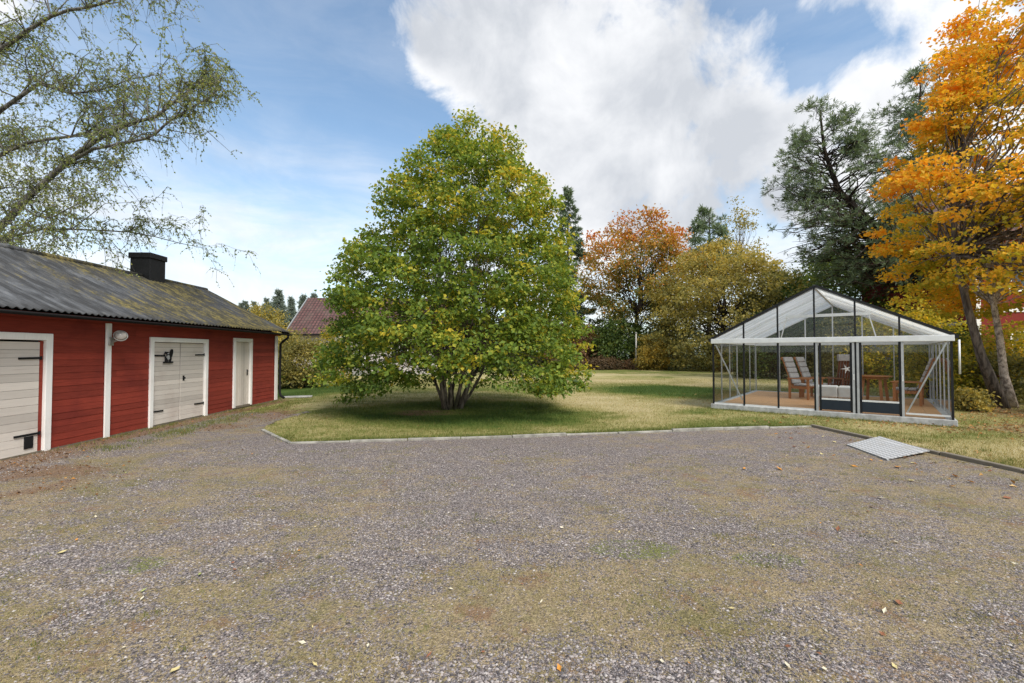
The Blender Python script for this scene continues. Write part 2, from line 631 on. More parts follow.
def _plate(N, co, b):
    rot = N.mapping(co, (1, 1, 1), rot=(0, 0, R(45)))
    w = N.n('ShaderNodeTexChecker')
    N.link(rot, w.inputs[0])
    w.inputs['Scale'].default_value = 15
    n = N.noise(co, 5, 5)
    h = w.outputs['Fac']
    bump(N, b, h, 0.6, 0.006)
    c = N.mixc(h, (0.26, 0.265, 0.27), (0.56, 0.565, 0.57))
    return N.mixc(N.smooth(n, .5, .7, 0, .5), c, (0.36, 0.34, 0.31))


M['tread_plate'] = pbr('tread_plate', _plate, 0.55, 0.1)


def attr_val(N, nm):
    return N.n('ShaderNodeAttribute', attribute_name=nm).outputs['Fac']


def _lawn(N, co, b):
    g = attr_val(N, 'green')
    n1 = N.noise(co, 9, 6, 0.7)
    n2 = N.noise(co, 45, 4, 0.7)
    n3 = N.noise(co, 2.2, 5, 0.6)
    v = N.math('ADD', g, N.math('MULTIPLY', N.math('SUBTRACT', n1, 0.5), 0.8))
    v = N.math('ADD', v, N.math('MULTIPLY', N.math('SUBTRACT', n3, 0.5), 0.7))
    v = N.math('ADD', v, N.math('MULTIPLY', N.math('SUBTRACT', n2, 0.5), 0.45))
    c = N.ramp(v, [(0.0, (0.46, 0.39, 0.22)), (0.3, (0.36, 0.31, 0.14)), (0.55, (0.17, 0.18, 0.05)), (0.8, (0.085, 0.125, 0.028)), (1.0, (0.05, 0.085, 0.018))])
    soil = attr_val(N, 'soil')
    sv = N.math('ADD', soil, N.math('MULTIPLY', N.math('SUBTRACT', n1, 0.5), 0.9))
    c = N.mixc(N.smooth(sv, 0.4, 0.75), c, N.mixc(N.smooth(n2, .35, .65), (0.085, 0.058, 0.04), (0.24, 0.15, 0.085)))
    bump(N, b, n2, 0.7, 0.03)
    return c


M['lawn'] = pbr('lawn', _lawn, 0.95, spec=0.1)


def _gravel(N, co, b):
    wob = N.noise(co, 30, 2, 0.5, out=1)
    vec = N.n('ShaderNodeVectorMath', operation='MULTIPLY_ADD')
    N.link(wob, vec.inputs[0])
    vec.inputs[1].default_value = (0.012, 0.012, 0.012)
    N.link(co, vec.inputs[2])
    vv = vec.outputs[0]
    v1 = N.voro(vv, 62)
    v2 = N.voro(vv, 120)
    sep = N.n('ShaderNodeSeparateColor')
    N.link(v1.outputs['Color'], sep.inputs[0])
    sep2 = N.n('ShaderNodeSeparateColor')
    N.link(v2.outputs['Color'], sep2.inputs[0])
    stops = [(0.0, (0.055, 0.05, 0.05)), (0.2, (0.14, 0.12, 0.117)), (0.45, (0.25, 0.213, 0.21)), (0.64, (0.33, 0.26, 0.235)), (0.82, (0.385, 0.335, 0.32)), (0.94, (0.42, 0.385, 0.37)), (1.0, (0.52, 0.48, 0.45))]
    c1 = N.ramp(sep.outputs[0], stops)
    c2 = N.ramp(sep2.outputs[0], stops)
    sel = N.smooth(N.noise(co, 40, 2), 0.46, 0.54)
    c = N.mixc(sel, c1, c2)
    dist = N.mixc(sel, v1.outputs['Distance'], v2.outputs['Distance'])
    gap = N.smooth(dist, 0.42, 0.68, 0.0, 0.75)
    c = N.mixc(gap, c, (0.055, 0.047, 0.042))
    # cover of moss and dry grass, from the ground's own cover map
    m = attr_val(N, 'moss')
    f1 = N.noise(co, 14, 5, 0.7)
    f2 = N.noise(co, 70, 3, 0.7)
    mv = N.math('ADD', m, N.math('MULTIPLY', N.math('SUBTRACT', f1, 0.5), 1.1))
    f0 = N.noise(N.mapping(co, (1, 1.5, 1)), 3.0, 4, 0.6)
    mv = N.math('ADD', mv, N.math('MULTIPLY', N.math('SUBTRACT', f0, 0.5), 1.3))
    mv = N.math('ADD', mv, N.math('MULTIPLY', N.math('SUBTRACT', f2, 0.5), 1.1))
    mv = N.math('ADD', mv, N.math('MULTIPLY', N.math('SUBTRACT', sep.outputs[2], 0.5), 0.55))
    hue = N.noise(co, 1.1, 5, 0.6)
    straw = N.mixc(N.smooth(f2, .35, .65), (0.17, 0.125, 0.07), (0.42, 0.33, 0.20))
    olive = N.mixc(N.smooth(f2, .35, .65), (0.11, 0.095, 0.04), (0.29, 0.245, 0.115))
    cover = N.mixc(N.smooth(N.math('ADD', hue, N.math('MULTIPLY', N.math('SUBTRACT', f1, .5), .5)), 0.42, 0.68), straw, olive)
    rust = N.smooth(N.noise(co, 2.3, 6, 0.65), 0.52, 0.68, 0, .8)
    cover = N.mixc(rust, cover, N.mixc(f2, (0.12, 0.06, 0.035), (0.33, 0.19, 0.11)))
    gr = attr_val(N, 'green')
    cover = N.mixc(N.smooth(N.math('ADD', gr, N.math('MULTIPLY', N.math('SUBTRACT', f1, .5), .6)), .45, .75), cover, N.mixc(f2, (0.10, 0.115, 0.03), (0.24, 0.25, 0.075)))
    c = N.mixc(N.smooth(mv, 0.40, 0.74, 0, 0.92), c, cover)
    soil = attr_val(N, 'soil')
    sv = N.math('ADD', soil, N.math('MULTIPLY', N.math('SUBTRACT', f1, 0.5), 0.8))
    c = N.mixc(N.smooth(sv, 0.4, 0.7, 0, .9), c, N.mixc(N.smooth(f2, .35, .65), (0.10, 0.065, 0.045), (0.30, 0.19, 0.12)))
    bump(N, b, N.math('SUBTRACT', 1.0, dist), 0.8, 0.012)
    return c


M['gravel'] = pbr('gravel', _gravel, 0.9, spec=0.2)


def _pebble(N, co, b):
    t = attr_val(N, 'tint')
    return N.ramp(t, [(0.0, (0.06, 0.055, 0.06)), (0.3, (0.17, 0.155, 0.16)), (0.55, (0.27, 0.24, 0.235)), (0.75, (0.38, 0.33, 0.31)), (0.94, (0.40, 0.365, 0.35)), (1.0, (0.50, 0.46, 0.43))])


M['pebble'] = pbr('pebble', _pebble, 0.85, spec=0.2)

# ------------------------------------------------------------------ places used by several builders
BARN = ((-7.99, 7.03), R(1.884))
GH0, GHA = (6.05, 13.53), R(-39.4)
GE = (math.cos(GHA), math.sin(GHA))
GM = (-math.sin(GHA), math.cos(GHA))
GW, GD, GB = 5.2, 6.0, 0.15


def gh(x, y):
    return GH0[0] + GE[0] * x + GM[0] * y, GH0[1] + GE[1] * x + GM[1] * y


KERB = np.array([(-5.75, 10.6), (-5.36, 9.69), (-4.78, 9.05), (-4.1, 8.32), (-2.0, 8.62), (0, 8.92), (2.2, 9.36), (4.6, 9.82), (6.8, 10.2), (6.95, 8.7), (7.05, 7.4), (7.14, 6.29), (7.3, 4.5), (7.5, 2.2), (7.7, -3)])


def kerb_y(x):
    return np.interp(x, KERB[:9, 0], KERB[:9, 1])


def in_gravel(x, y):
    """True where the yard's gravel lies"""
    east = np.interp(y, [-3, 2.2, 4.5, 6.29, 7.4, 8.7, 10.2], [7.7, 7.5, 7.3, 7.14, 7.05, 6.95, 6.8])
    kx = np.interp(y, [8.32, 9.05, 9.69, 10.6], [-4.1, -4.78, -5.36, -5.75])
    a = (x > -4.1) & (x < east) & (y < kerb_y(x))
    b = (x <= -4.1) & (y < 8.32)
    c = (x <= kx) & (y >= 8.32) & (y < 15)
    return (a | b | c) & (x > -7.95 - 0.033 * (y - 7))


def patch(x, y, cx, cy, rx, ry, s=1.0, seed=3):
    d = np.sqrt(((x - cx) / rx) ** 2 + ((y - cy) / ry) ** 2)
    return s * (1 - sstep(d, 0.55, 1.15))


def moss_map(x, y):
    p = np.stack([x, y], 1)
    n = fbm(p * np.array([1.1, 1.7]), 11, 5)
    n2 = fbm(p * np.array([3.2, 4.6]) + 31, 17, 4)
    n3 = fbm(p * np.array([0.35, 0.5]) + 7, 23, 3)
    m = 0.62 * n + 0.42 * n2 + 0.36 * n3 - 0.225
    m = m + 0.06 * (1 - sstep(y, 2.5, 6.5)) - 0.15 * sstep(y, 6.2, 8.4)
    m = m + patch(x, y, 3.6, 5.0, 2.8, 1.1, 0.13) + patch(x, y, 1.6, 3.3, 2.4, 0.9, 0.09) + patch(x, y, 0.0, 3.1, 1.2, 0.7, 0.10)
    m = m + patch(x, y, -4.8, 6.0, 2.2, 1.0, 0.10) + patch(x, y, -2.6, 2.9, 1.0, 0.5, 0.06) + patch(x, y, -6.2, 9.5, 1.2, 3.0, 0.2)
    m = m - patch(x, y, -0.2, 4.2, 1.7, 0.9, 0.08) - patch(x, y, -1.0, 2.6, 0.9, 0.35, 0.08) - patch(x, y, -0.2, 7.4, 4.5, 1.4, 0.08)
    m = m + 0.3 * sstep(x, 6.1, 7.0) * sstep(y, 4, 6)
    return np.clip(m, 0, 1)


def soil_map(x, y):
    wall = x + 7.99 + 0.033 * (y - 7)
    p = np.stack([x, y], 1)
    n = fbm(p * 1.1, 41, 4)
    s = (1 - sstep(wall, 0.25, 1.7)) * (1 - 0.85 * sstep(wall, .45, .75) * (1 - sstep(wall, 1.3, 1.7)) * sstep(y, 8, 9)) * (0.45 + 0.75 * n) * (1 - sstep(y, 15, 18))
    s = np.maximum(s, patch(x, y, -6.7, 5.9, 1.8, 1.2, 0.72) * (0.35 + 1.1 * n))
    s = np.maximum(s, patch(x, y, -6.6, 12.0, 1.0, 3.2, 0.55) * (0.5 + n))
    # browner ground under the lime, leaf fall under the maples
    s = np.maximum(s, patch(x, y, -2.5, 12.6, 1.5, 0.8, 0.75) * (0.4 + n))
    s = np.maximum(s, patch(x, y, 13.5, 10.5, 6.0, 4.5, 0.62) * (0.3 + 1.1 * n))
    s = np.maximum(s, patch(x, y, 8.3, 10.9, 1.2, 0.8, 0.6) * (0.3 + n))
    return np.clip(s, 0, 1)


def green_map(x, y):
    p = np.stack([x, y], 1)
    n = fbm(p * np.array([0.16, 0.3]), 51, 4)
    n2 = fbm(p * np.array([0.8, 1.2]), 57, 3)
    g = 0.31 + 0.95 * (n - 0.45) + 0.5 * (n2 - 0.5)
    g = g + patch(x, y, -1.1, 12.8, 4.0, 3.0, 0.46)          # greener grass under the lime
    g = g + patch(x, y, 7.2, 19.5, 3.0, 3.4, 0.55)           # green patch left of the greenhouse
    g = g + patch(x, y, -9.5, 20.5, 3.2, 4.5, 0.6)           # by the bushes behind the barn
    g = g + 0.38 * sstep(y, 34, 48)
    g = g + patch(x, y, 6.0, 13.0, 1.6, 0.9, 0.25)
    g = g + 0.22 * np.exp(-((y - kerb_y(x) - 0.25) / 0.22) ** 2) * (x > -4) * (x < 6.8)
    g = g - patch(x, y, 2.8, 15.5, 1.6, 7.5, 0.16) - patch(x, y, 8.5, 10.0, 1.6, 1.0, 0.15)
    return np.clip(g, 0, 1)


# ------------------------------------------------------------------ ground


def grid_coords(lo, hi, step, far):
    c = list(np.arange(lo, hi + step / 2, step))
    s, x = step, hi
    while x < far:
        s *= 1.45
        x += s
        c.append(x)
    s, x = step, lo
    while x > -far:
        s *= 1.45
        x -= s
        c.insert(0, x)
    return np.array(c)


def grid_mesh(xs, ys, z):
    X, Y = np.meshgrid(xs, ys)
    x, y = X.ravel(), Y.ravel()
    V = np.stack([x, y, z(x, y)], 1)
    nx, ny = len(xs), len(ys)
    i = np.arange((nx - 1) * (ny - 1))
    r, c = i // (nx - 1), i % (nx - 1)
    a = r * nx + c
    return V, np.stack([a, a + 1, a + nx + 1, a + nx], 1)


def add_attr(o, name, vals):
    a = o.data.attributes.new(name, 'FLOAT', 'POINT')
    a.data.foreach_set('value', np.asarray(vals, dtype=np.float32))


def build_ground():
    V, F = grid_mesh(grid_coords(-14, 24, 0.25, 1500), grid_coords(-2, 40, 0.25, 1500), lambda x, y: np.zeros_like(x))
    o = raw_mesh('ground', V, F, M['lawn'])
    tag(o, kind='structure')
    add_attr(o, 'green', green_map(V[:, 0], V[:, 1]))
    add_attr(o, 'soil', soil_map(V[:, 0], V[:, 1]))
    # gravel sheet
    V, F = grid_mesh(np.arange(-8.6, 8.0, 0.06), np.arange(-3.0, 15.2, 0.06), lambda x, y: np.full_like(x, 0.004))
    cen = V[F].mean(1)
    wob = 0.0
    jx = cen[:, 0] + 0.25 * (fbm(cen[:, :2] * 3, 77, 3) - 0.5) * (cen[:, 1] > 8.3) * (cen[:, 0] < -5.2)
    keep = in_gravel(jx, cen[:, 1])
    # ragged end of the drive beyond the kerb
    keep &= ~((cen[:, 1] > 10.8 + 3.5 * fbm(cen[:, :2] * 1.3, 78, 4)))
    F = F[keep]
    used = np.unique(F)
    remap = np.zeros(len(V), int)
    remap[used] = np.arange(len(used))
    V = V[used]
    F = remap[F]
    V[:, 2] += 0.018 * (fbm(V[:, :2] * 1.4, 79, 3) - 0.4).clip(0)
    o = raw_mesh('gravel_yard', V, F, M['gravel'], smooth=True)
    tag(o, kind='structure')
    add_attr(o, 'moss', moss_map(V[:, 0], V[:, 1]))
    add_attr(o, 'soil', soil_map(V[:, 0], V[:, 1]))
    add_attr(o, 'green', np.clip(patch(V[:, 0], V[:, 1], 1.05, 3.9, 0.5, 0.25, 0.9) + patch(V[:, 0], V[:, 1], 2.1, 3.7, 0.4, 0.2, 0.8) + patch(V[:, 0], V[:, 1], -3.0, 3.6, 0.35, .2, .8) + patch(V[:, 0], V[:, 1], -7.2, 11.0, .55, 3.6, .75) + patch(V[:, 0], V[:, 1], -0.7, 2.9, .7, .3, .5), 0, 1))

    # pebbles lying loose on the yard
    n = 110000
    y = 2.0 + 6.0 * rng.random(n) ** 1.7
    x = (rng.random(n) * 2 - 1) * (y * 1.2 + 0.3)
    ok = in_gravel(x, y) & (rng.random(n) > 0.85 * sstep(moss_map(x, y), 0.38, 0.62))
    x, y = x[ok], y[ok]
    n = len(x)
    oct_ = np.array([(1, 0, 0), (0, 1, 0), (-1, 0, 0), (0, -1, 0), (0, 0, 1), (0, 0, -1)], float)
    sz = 0.004 + 0.0075 * rng.random(n) ** 2 + 0.004 * (rng.random(n) > 0.985)
    a = rng.random(n) * 6.28
    sc = np.stack([sz * (0.8 + 0.7 * rng.random(n)), sz * (0.7 + 0.5 * rng.random(n)), sz * (0.45 + 0.4 * rng.random(n))], 1)
    P = oct_[None] * sc[:, None, :] * (0.75 + 0.5 * rng.random((n, 6, 1)))
    ca, sa = np.cos(a)[:, None], np.sin(a)[:, None]
    P = np.stack([P[..., 0] * ca - P[..., 1] * sa, P[..., 0] * sa + P[..., 1] * ca, P[..., 2]], 2)
    P += np.stack([x, y, np.full(n, 0.007)], 1)[:, None, :]
    fo = np.array([(0, 1, 4), (1, 2, 4), (2, 3, 4), (3, 0, 4)])
    F = (np.arange(n)[:, None, None] * 6 + fo[None]).reshape(-1, 3)
    o = raw_mesh('pebbles', P.reshape(-1, 3), F, M['pebble'], attr=np.repeat(rng.random(n), 4))
    tag(o, kind='stuff')


def blades(name, x, y, z, h, w, tint, lean=0.5, mat='grass', group=None):
    n = len(x)
    a = rng.random(n) * 6.283
    b = rng.random(n) * 6.283
    l = lean * rng.random(n) * h
    base = np.stack([x, y, np.full(n, z)], 1)
    side = np.stack([np.cos(a), np.sin(a), np.zeros(n)], 1) * (w / 2)[:, None]
    tip = base + np.stack([np.cos(b) * l, np.sin(b) * l, h], 1)
    V = np.stack([base - side, base + side, tip], 1).reshape(-1, 3)
    F = np.arange(3 * n).reshape(-1, 3)
    o = raw_mesh(name, V, F, M[mat], attr=tint)
    tag(o, kind='stuff')
    return o


def build_grass():
    # lawn
    n = 330000
    y = 6.5 + 22 * rng.random(n) ** 1.9
    x = -9 + 27 * rng.random(n)
    keep = ~in_gravel(x, y)
    ex = x - GH0[0]
    ey = y - GH0[1]
    gx, gy = ex * GE[0] + ey * GE[1], ex * GM[0] + ey * GM[1]
    keep &= ~((gx > -0.06) & (gx < GW + .06) & (gy > -0.06) & (gy < GD + .06))
    keep &= (x > -8.0 - 0.033 * (y - 7)) | (y > 15.9)
    keep &= rng.random(n) > 0.8 * sstep(soil_map(x, y), 0.3, 0.7)
    x, y = x[keep], y[keep]
    g = green_map(x, y)
    t = np.clip(0.98 - 0.95 * g + 0.42 * (rng.random(len(x)) - 0.5), 0, 1)
    h = (0.018 + 0.05 * rng.random(len(x)) ** 1.5) * (0.8 + 0.9 * g)
    blades('lawn_grass', x, y, 0.0, h, 0.006 + 0.006 * rng.random(len(x)), t, 1.2)
    # taller tufts along the kerb and the greenhouse base, the barn foot
    xs, ys, hs = [], [], []
    for _ in range(900):
        r = random.random()
        if r < 0.38:
            cx = random.uniform(-4.6, 6.7)
            cy = float(kerb_y(cx)) + random.choice([0.14, 0.16, 0.2, 0.25])
            cy = max(cy, 8.5)
        elif r < 0.48:
            cx, cy = gh(random.uniform(-0.1, 5.3), -0.14 - 0.1 * random.random())
        elif r < 0.9:
            cy = random.uniform(7.6, 15.7)
            cx = -7.99 - 0.033 * (cy - 7) + random.choice([random.uniform(0.03, .2), random.gauss(.95, .25), random.gauss(.95, .25)])
        else:
            cx, cy = random.uniform(7.2, 8.1), random.uniform(5.5, 9.5)
        k = random.randint(12, 38)
        s = random.uniform(0.05, 0.14)
        xs.append(rng.normal(cx, s, k))
        ys.append(rng.normal(cy, s * 0.7, k))
        hs.append(rng.uniform(0.02, random.uniform(0.05, 0.11), k))
    x, y, h = map(np.concatenate, (xs, ys, hs))
    ok = (x > -7.9 - 0.033 * (y - 7)) | (y > 15.9)
    x, y, h = x[ok], y[ok], h[ok]
    blades('grass_tufts', x, y, 0.0, h, 0.005 + 0.005 * rng.random(len(x)), np.clip(rng.normal(0.42, 0.2, len(x)), 0, 1), 0.9)
    # dry grass and moss fibres on the gravel
    n = 260000
    y = 2.0 + 8.0 * rng.random(n) ** 1.5
    x = (rng.random(n) * 2 - 1) * (y * 1.2 + 0.3)
    m = moss_map(x, y) + 0.9 * (fbm(np.stack([x, y], 1) * 9, 91, 3) - 0.5)
    ok = in_gravel(x, y) & (rng.random(n) < sstep(m, 0.42, 0.72))
    x, y, m = x[ok], y[ok], m[ok]
    hue = fbm(np.stack([x, y], 1) * 1.1, 95, 4)
    t = np.clip(0.72 - 0.9 * (hue - 0.5) + 0.5 * (rng.random(len(x)) - 0.5), 0.1, 1)
    blades('dry_moss', x, y, 0.004, 0.005 + 0.018 * rng.random(len(x)) ** 1.5, 0.002 + 0.003 * rng.random(len(x)), t, 2.0)
    # small green tufts out on the gravel
    xs, ys, hs = [], [], []
    spots = [(-2.95, 3.62, .10), (1.0, 3.95, .16), (1.2, 3.85, .12), (2.12, 3.72, .10), (-1.9, 4.6, .06), (-0.6, 2.75, .14), (2.55, 2.9, .02)]
    for _ in range(280):
        spots.append((random.uniform(-6, 6), random.uniform(2.4, 8), random.uniform(.02, .10)))
    for cx, cy, s in spots:
        k = int(900 * s)
        xs.append(rng.normal(cx, s, k))
        ys.append(rng.normal(cy, s * .6, k))
        hs.append(rng.uniform(.006, random.uniform(.018, .04), k))
    x, y, h = map(np.concatenate, (xs, ys, hs))
    ok = in_gravel(x, y)
    x, y, h = x[ok], y[ok], h[ok]
    blades('weed_grass', x, y, 0.004, h, 0.003 + 0.003 * rng.random(len(x)), np.clip(rng.normal(0.55, 0.22, len(x)), 0, 1), 1.0)


def build_kerb():
    P = KERB
    for rng_, mat, nm, h, w in ((range(1, 8), 'kerb_stone', 'kerb', 0.055, 0.07), (range(8, 14), 'kerb_timber', 'kerb', 0.06, 0.085)):
        mb = MB()
        for i in rng_:
            a, b = P[i], P[i + 1]
            L = np.linalg.norm(b - a)
            k = max(1, int(round(L / 1.15)))
            for j in range(k):
                p = a + (b - a) * (j / k)
                q = a + (b - a) * ((j + 1) / k)
                d = (q - p) / np.linalg.norm(q - p)
                p, q = p + d * 0.006, q - d * 0.006
                hz = h + random.uniform(-.02, .015)
                off = np.array([-d[1], d[0]]) * random.uniform(-.018, .018)
                mb.bar((p[0] + off[0], p[1] + off[1], hz / 2 - .02), (q[0] + off[0], q[1] + off[1], hz / 2 - .02 + random.uniform(-.006, .006)), w, hz + .04)
        o = mb.build(nm, M[mat], bevel=0.008)
        tag(o, kind='structure')


build_ground()
build_kerb()
build_grass()

# ------------------------------------------------------------------ barn


def build_barn():
    t = empty('barn', (BARN[0][0], BARN[0][1], 0), BARN[1], 'low red wooden barn with white doors and mossy corrugated roof', 'barn')
    Y0, Y1, ZE = -4.0, 8.72, 2.36
    openings = [(-3.2, 0.66, 1.92), (3.06, 4.86, 1.95), (6.22, 7.03, 2.03)]   # s0, s1, top
    # front wall: lapped boards, cut round the openings
    mb = MB()
    bh = 0.118
    z = 0.03
    while z < ZE:
        z1 = min(z + bh, ZE)
        iv = [(Y0, Y1)]
        for a, b, top in openings:
            if z < top - 0.01:
                nv = []
                for p, q in iv:
                    if b <= p or a >= q:
                        nv.append((p, q))
                        continue
                    if a > p:
                        nv.append((p, a))
                    if b < q:
                        nv.append((b, q))
                iv = nv
        for p, q in iv:
            # butt joints along a board
            cuts = [p]
            c = p + random.uniform(1.2, 4.5)
            while c < q - 0.6:
                cuts.append(c)
                c += random.uniform(2.4, 4.6)
            cuts.append(q)
            for u, v in zip(cuts[:-1], cuts[1:]):
                jx = random.uniform(-.002, .003)
                g = 0.0015
                mb.add([(0.005 + jx, u + g, z), (0.005 + jx, v - g, z), (0.0, v - g, z1), (0.0, u + g, z1), (-.02, u + g, z), (-.02, v - g, z)],
                       [(0, 1, 2, 3), (4, 5, 1, 0), (4, 0, 3), (1, 5, 2)])
        z = z1
    w = mb.build('wall', M['barn_red'], t)
    # end walls, back wall, added black sheet for interior shade and blocking sky
    mb = MB()
    xr, zr = -2.62, 3.80
    for yy, s in ((Y1 - .03, 1), (Y0, -1)):
        mb.add([(-0.03, yy, 0), (-5.2, yy, 0), (-5.2, yy, ZE), (xr, yy, zr), (-0.03, yy, ZE)], [(0, 1, 2, 3, 4)])
    mb.add([(-5.2, Y0, 0), (-5.2, Y1 - .03, 0), (-5.2, Y1 - .03, ZE), (-5.2, Y0, ZE)], [(0, 1, 2, 3)])
    mb.build('gable_wall', M['barn_red'], t)
    mb = MB()
    mb.box(-0.2, -0.16, Y0, Y1 - .05, 0, 2.6)
    mb.build('dark_backing', M['black_iron'], t)
    mb = MB()
    mb.box(-0.12, 0.008, Y0, Y1 - .01, 0.0, 0.028)
    mb.build('sill_beam', M['kerb_timber'], t)
    # corrugated roof
    per, amp = 0.13, 0.017
    ys = np.arange(Y0 - 0.1, Y1 + 0.28, per / 6)
    rows = []
    for k in range(9):
        f = k / 8
        rows.append((xr + (0.33 - xr) * f, 3.93 - (3.93 - 2.405) * f - 0.025 * math.sin(math.pi * f)))
    for k in range(1, 5):
        f = k / 4
        rows.insert(0, (xr - (5.55 + xr) * f, 3.93 - (3.93 - 2.405) * f))
    V, n = [], len(ys)
    nx = np.array([math.cos(R(60)), 0, math.sin(R(60))])
    for r_, (x, zz) in enumerate(rows):
        w_ = amp * np.cos(2 * math.pi * ys / per)
        sag = -0.02 * np.sin((ys - Y0) / (Y1 - Y0) * 2.7 + 0.6) + 0.012 * fbm(np.stack([ys * 0.7, np.full(n, r_ * .5)], 1), 5, 3)
        if r_ == 4:
            w_ = w_ * 0.3
        V.append(np.stack([np.full(n, x), ys, zz + w_ + sag], 1))
    V = np.concatenate(V)
    F = []
    for r_ in range(len(rows) - 1):
        a = r_ * n + np.arange(n - 1)
        F.append(np.stack([a, a + n, a + n + 1, a + 1], 1))
    rf = raw_mesh('roof', V, np.concatenate(F), M['barn_roof'], t, smooth=True)
    m = rf.modifiers.new('thick', 'SOLIDIFY')
    m.thickness = 0.008
    mb = MB()   # ridge cap
    for k in range(9):
        a = Y0 + k * 1.45
        b = min(a + 1.47, Y1 + .27)
        mb.tube([(xr, a, 3.915 + .004 * (k % 2)), (xr, b, 3.915 + .004 * (k % 2))], 0.07, 10)
    mb.build('ridge_cap', M['barn_roof'], rf, smooth=True)
    # chimney
    mb = MB()
    mb.box(-2.93, -2.36, 6.05, 6.66, 3.5, 4.50)
    ch = mb.build('chimney', M['chimney_metal'], rf, bevel=0.01)
    mb = MB()
    mb.box(-2.965, -2.325, 6.015, 6.695, 4.44, 4.60)
    # eave: fascia and gutter
    mb2 = MB()
    mb2.box(0.02, 0.045, Y0, Y1 + .2, 2.27, 2.372)
    mb2.build('fascia', M['barn_red'], t)
    cap = mb.build('chimney_cap', M['chimney_metal'], rf, bevel=0.012)
    mb = MB()
    n = 7
    prof = [(0.375 + 0.05 * math.cos(a), 2.335 + 0.05 * math.sin(a)) for a in np.linspace(math.pi, 2 * math.pi, n)]
    V = [(x, y, zz) for y in (Y0, Y1 + .3) for x, zz in prof]
    F = [(k, k + 1, n + k + 1, n + k) for k in range(n - 1)]
    mb.add(V, F)
    g = mb.build('gutter', M['black_iron'], t, smooth=True)
    m = g.modifiers.new('thick', 'SOLIDIFY')
    m.thickness = 0.006
    # barge board at the far gable
    mb = MB()
    mb.bar((xr, Y1 + .25, 3.83), (0.31, Y1 + .25, 2.32), 0.03, 0.13)
    mb.bar((xr, Y1 + .25, 3.83), (-5.5, Y1 + .25, 2.32), 0.03, 0.13)
    mb.build('bargeboard', M['chimney_metal'], t)
    # downpipe
    mb = MB()
    pts = [(0.375, Y1 + .06, 2.30), (0.37, Y1 + .06, 2.2), (0.20, Y1 + .06, 2.08), (0.11, Y1 + .06, 1.98), (0.10, Y1 + .06, 1.2), (0.10, Y1 + .06, 0.28), (0.14, Y1 + .06, 0.16), (0.26, Y1 + .06, 0.08)]
    mb.tube(pts, 0.042, 8)
    mb.build('downpipe', M['black_iron'], t, smooth=True)
    # white boards
    mb = MB()
    mb.box(0.016, 0.042, 8.56, 8.72, 0.03, 2.26)
    mb.build('corner_board', M['white_trim'], t, bevel=.004)
    mb = MB()
    mb.box(-0.16, 0.042, 8.723, 8.748, 0.03, 2.26)
    mb.build('corner_board', M['white_trim'], t, bevel=.004)
    mb = MB()
    mb.box(0.016, 0.044, 1.81, 1.935, 0.01, 2.27)
    mb.build('batten', M['white_trim'], t, bevel=.004)

    def frame(par, s0, s1, top, wd, bot=0.0):
        f = MB()
        f.box(-0.05, 0.04, s0 - wd, s0, bot, top + wd)
        f.box(-0.05, 0.04, s1, s1 + wd, bot, top + wd)
        f.box(-0.05, 0.038, s0 + .001, s1 - .001, top, top + wd)
        return f.build('frame', M['white_trim'], par, bevel=.005)

    def planks_h(s0, s1, z0, z1, n, x0=-0.045, x1=-0.012):
        f = MB()
        st = (z1 - z0) / n
        for k in range(n):
            j = random.uniform(-.002, .002)
            f.box(x0, x1 + j * .6, s0, s1, z0 + k * st + .0022, z0 + (k + 1) * st - .0022)
        return f

    def strap(par, sa, sb, zz):
        f = MB()
        f.bar((-0.004, sa, zz), (-0.004, sb, zz + random.uniform(-.01, .01)), 0.014, 0.034)
        f.tube([(0.0, sa, zz - .03), (0.0, sa, zz + .03)], .012, 6)
        f.build('hinge', M['black_iron'], par)

    # big garage door by the left edge
    g = planks_h(-3.19, 0.58, 0.02, 1.87, 14).build('garage_door', M['cream_door'], t, bevel=.0012)
    frame(g, -3.2, 0.645, 1.90, 0.115)
    strap(g, 0.60, 0.24, 1.60)
    strap(g, 0.60, 0.20, 0.33)
    f = MB()
    f.box(-0.011, 0.0, 0.36, 0.50, 0.10, 0.30)
    f.build('cat_flap', M['black_iron'], g)
    f = MB()
    f.box(-0.04, -0.014, 0.585, 0.644, 0.02, 1.89)
    f.build('door_jamb', M['barn_red'], g)
    # double door
    for (a, b, hs) in ((3.085, 3.94, 1), (3.985, 4.835, -1)):
        d = planks_h(a, b, 0.04, 1.92, 17).build('door', M['cream_door'], t, bevel=.0012)
        if hs == 1:
            strap(d, a - .005, a + .36, 1.62)
            strap(d, a - .005, a + .33, 0.35)
        else:
            strap(d, b + .005, b - .34, 1.63)
            strap(d, b + .005, b - .34, 0.36)
            f = MB()
            f.tube([(-.01, a + .10, 1.06), (0.03, a + .10, 1.06)], .022, 8)
            f.box(-.012, -.006, a + .07, a + .13, .99, 1.12)
            f.build('handle', M['black_iron'], d)
    frame(t, 3.065, 4.855, 1.93, 0.105, 0.0)
    # single door, vertical boards
    f = MB()
    for k in range(7):
        a = 6.24 + k * 0.11
        f.box(-.045, -.015 + random.uniform(-.001, .001), a + .002, a + .108, .09, 2.0)
    d = f.build('door', M['cream_door_v'], t, bevel=.003)
    frame(d, 6.23, 7.02, 2.01, 0.105, 0.05)
    f = MB()
    f.box(-.014, -.006, 6.89, 6.94, .98, 1.16)
    f.tube([(-.01, 6.915, 1.11), (.03, 6.915, 1.11), (.032, 6.82, 1.11)], .009, 6)
    f.build('handle', M['black_iron'], d)
    f = MB()
    f.box(-.05, .03, 6.235, 7.015, .03, .085)
    f.build('threshold', M['kerb_timber'], d)
    return t


def empty_part(*a):
    return None


build_barn()


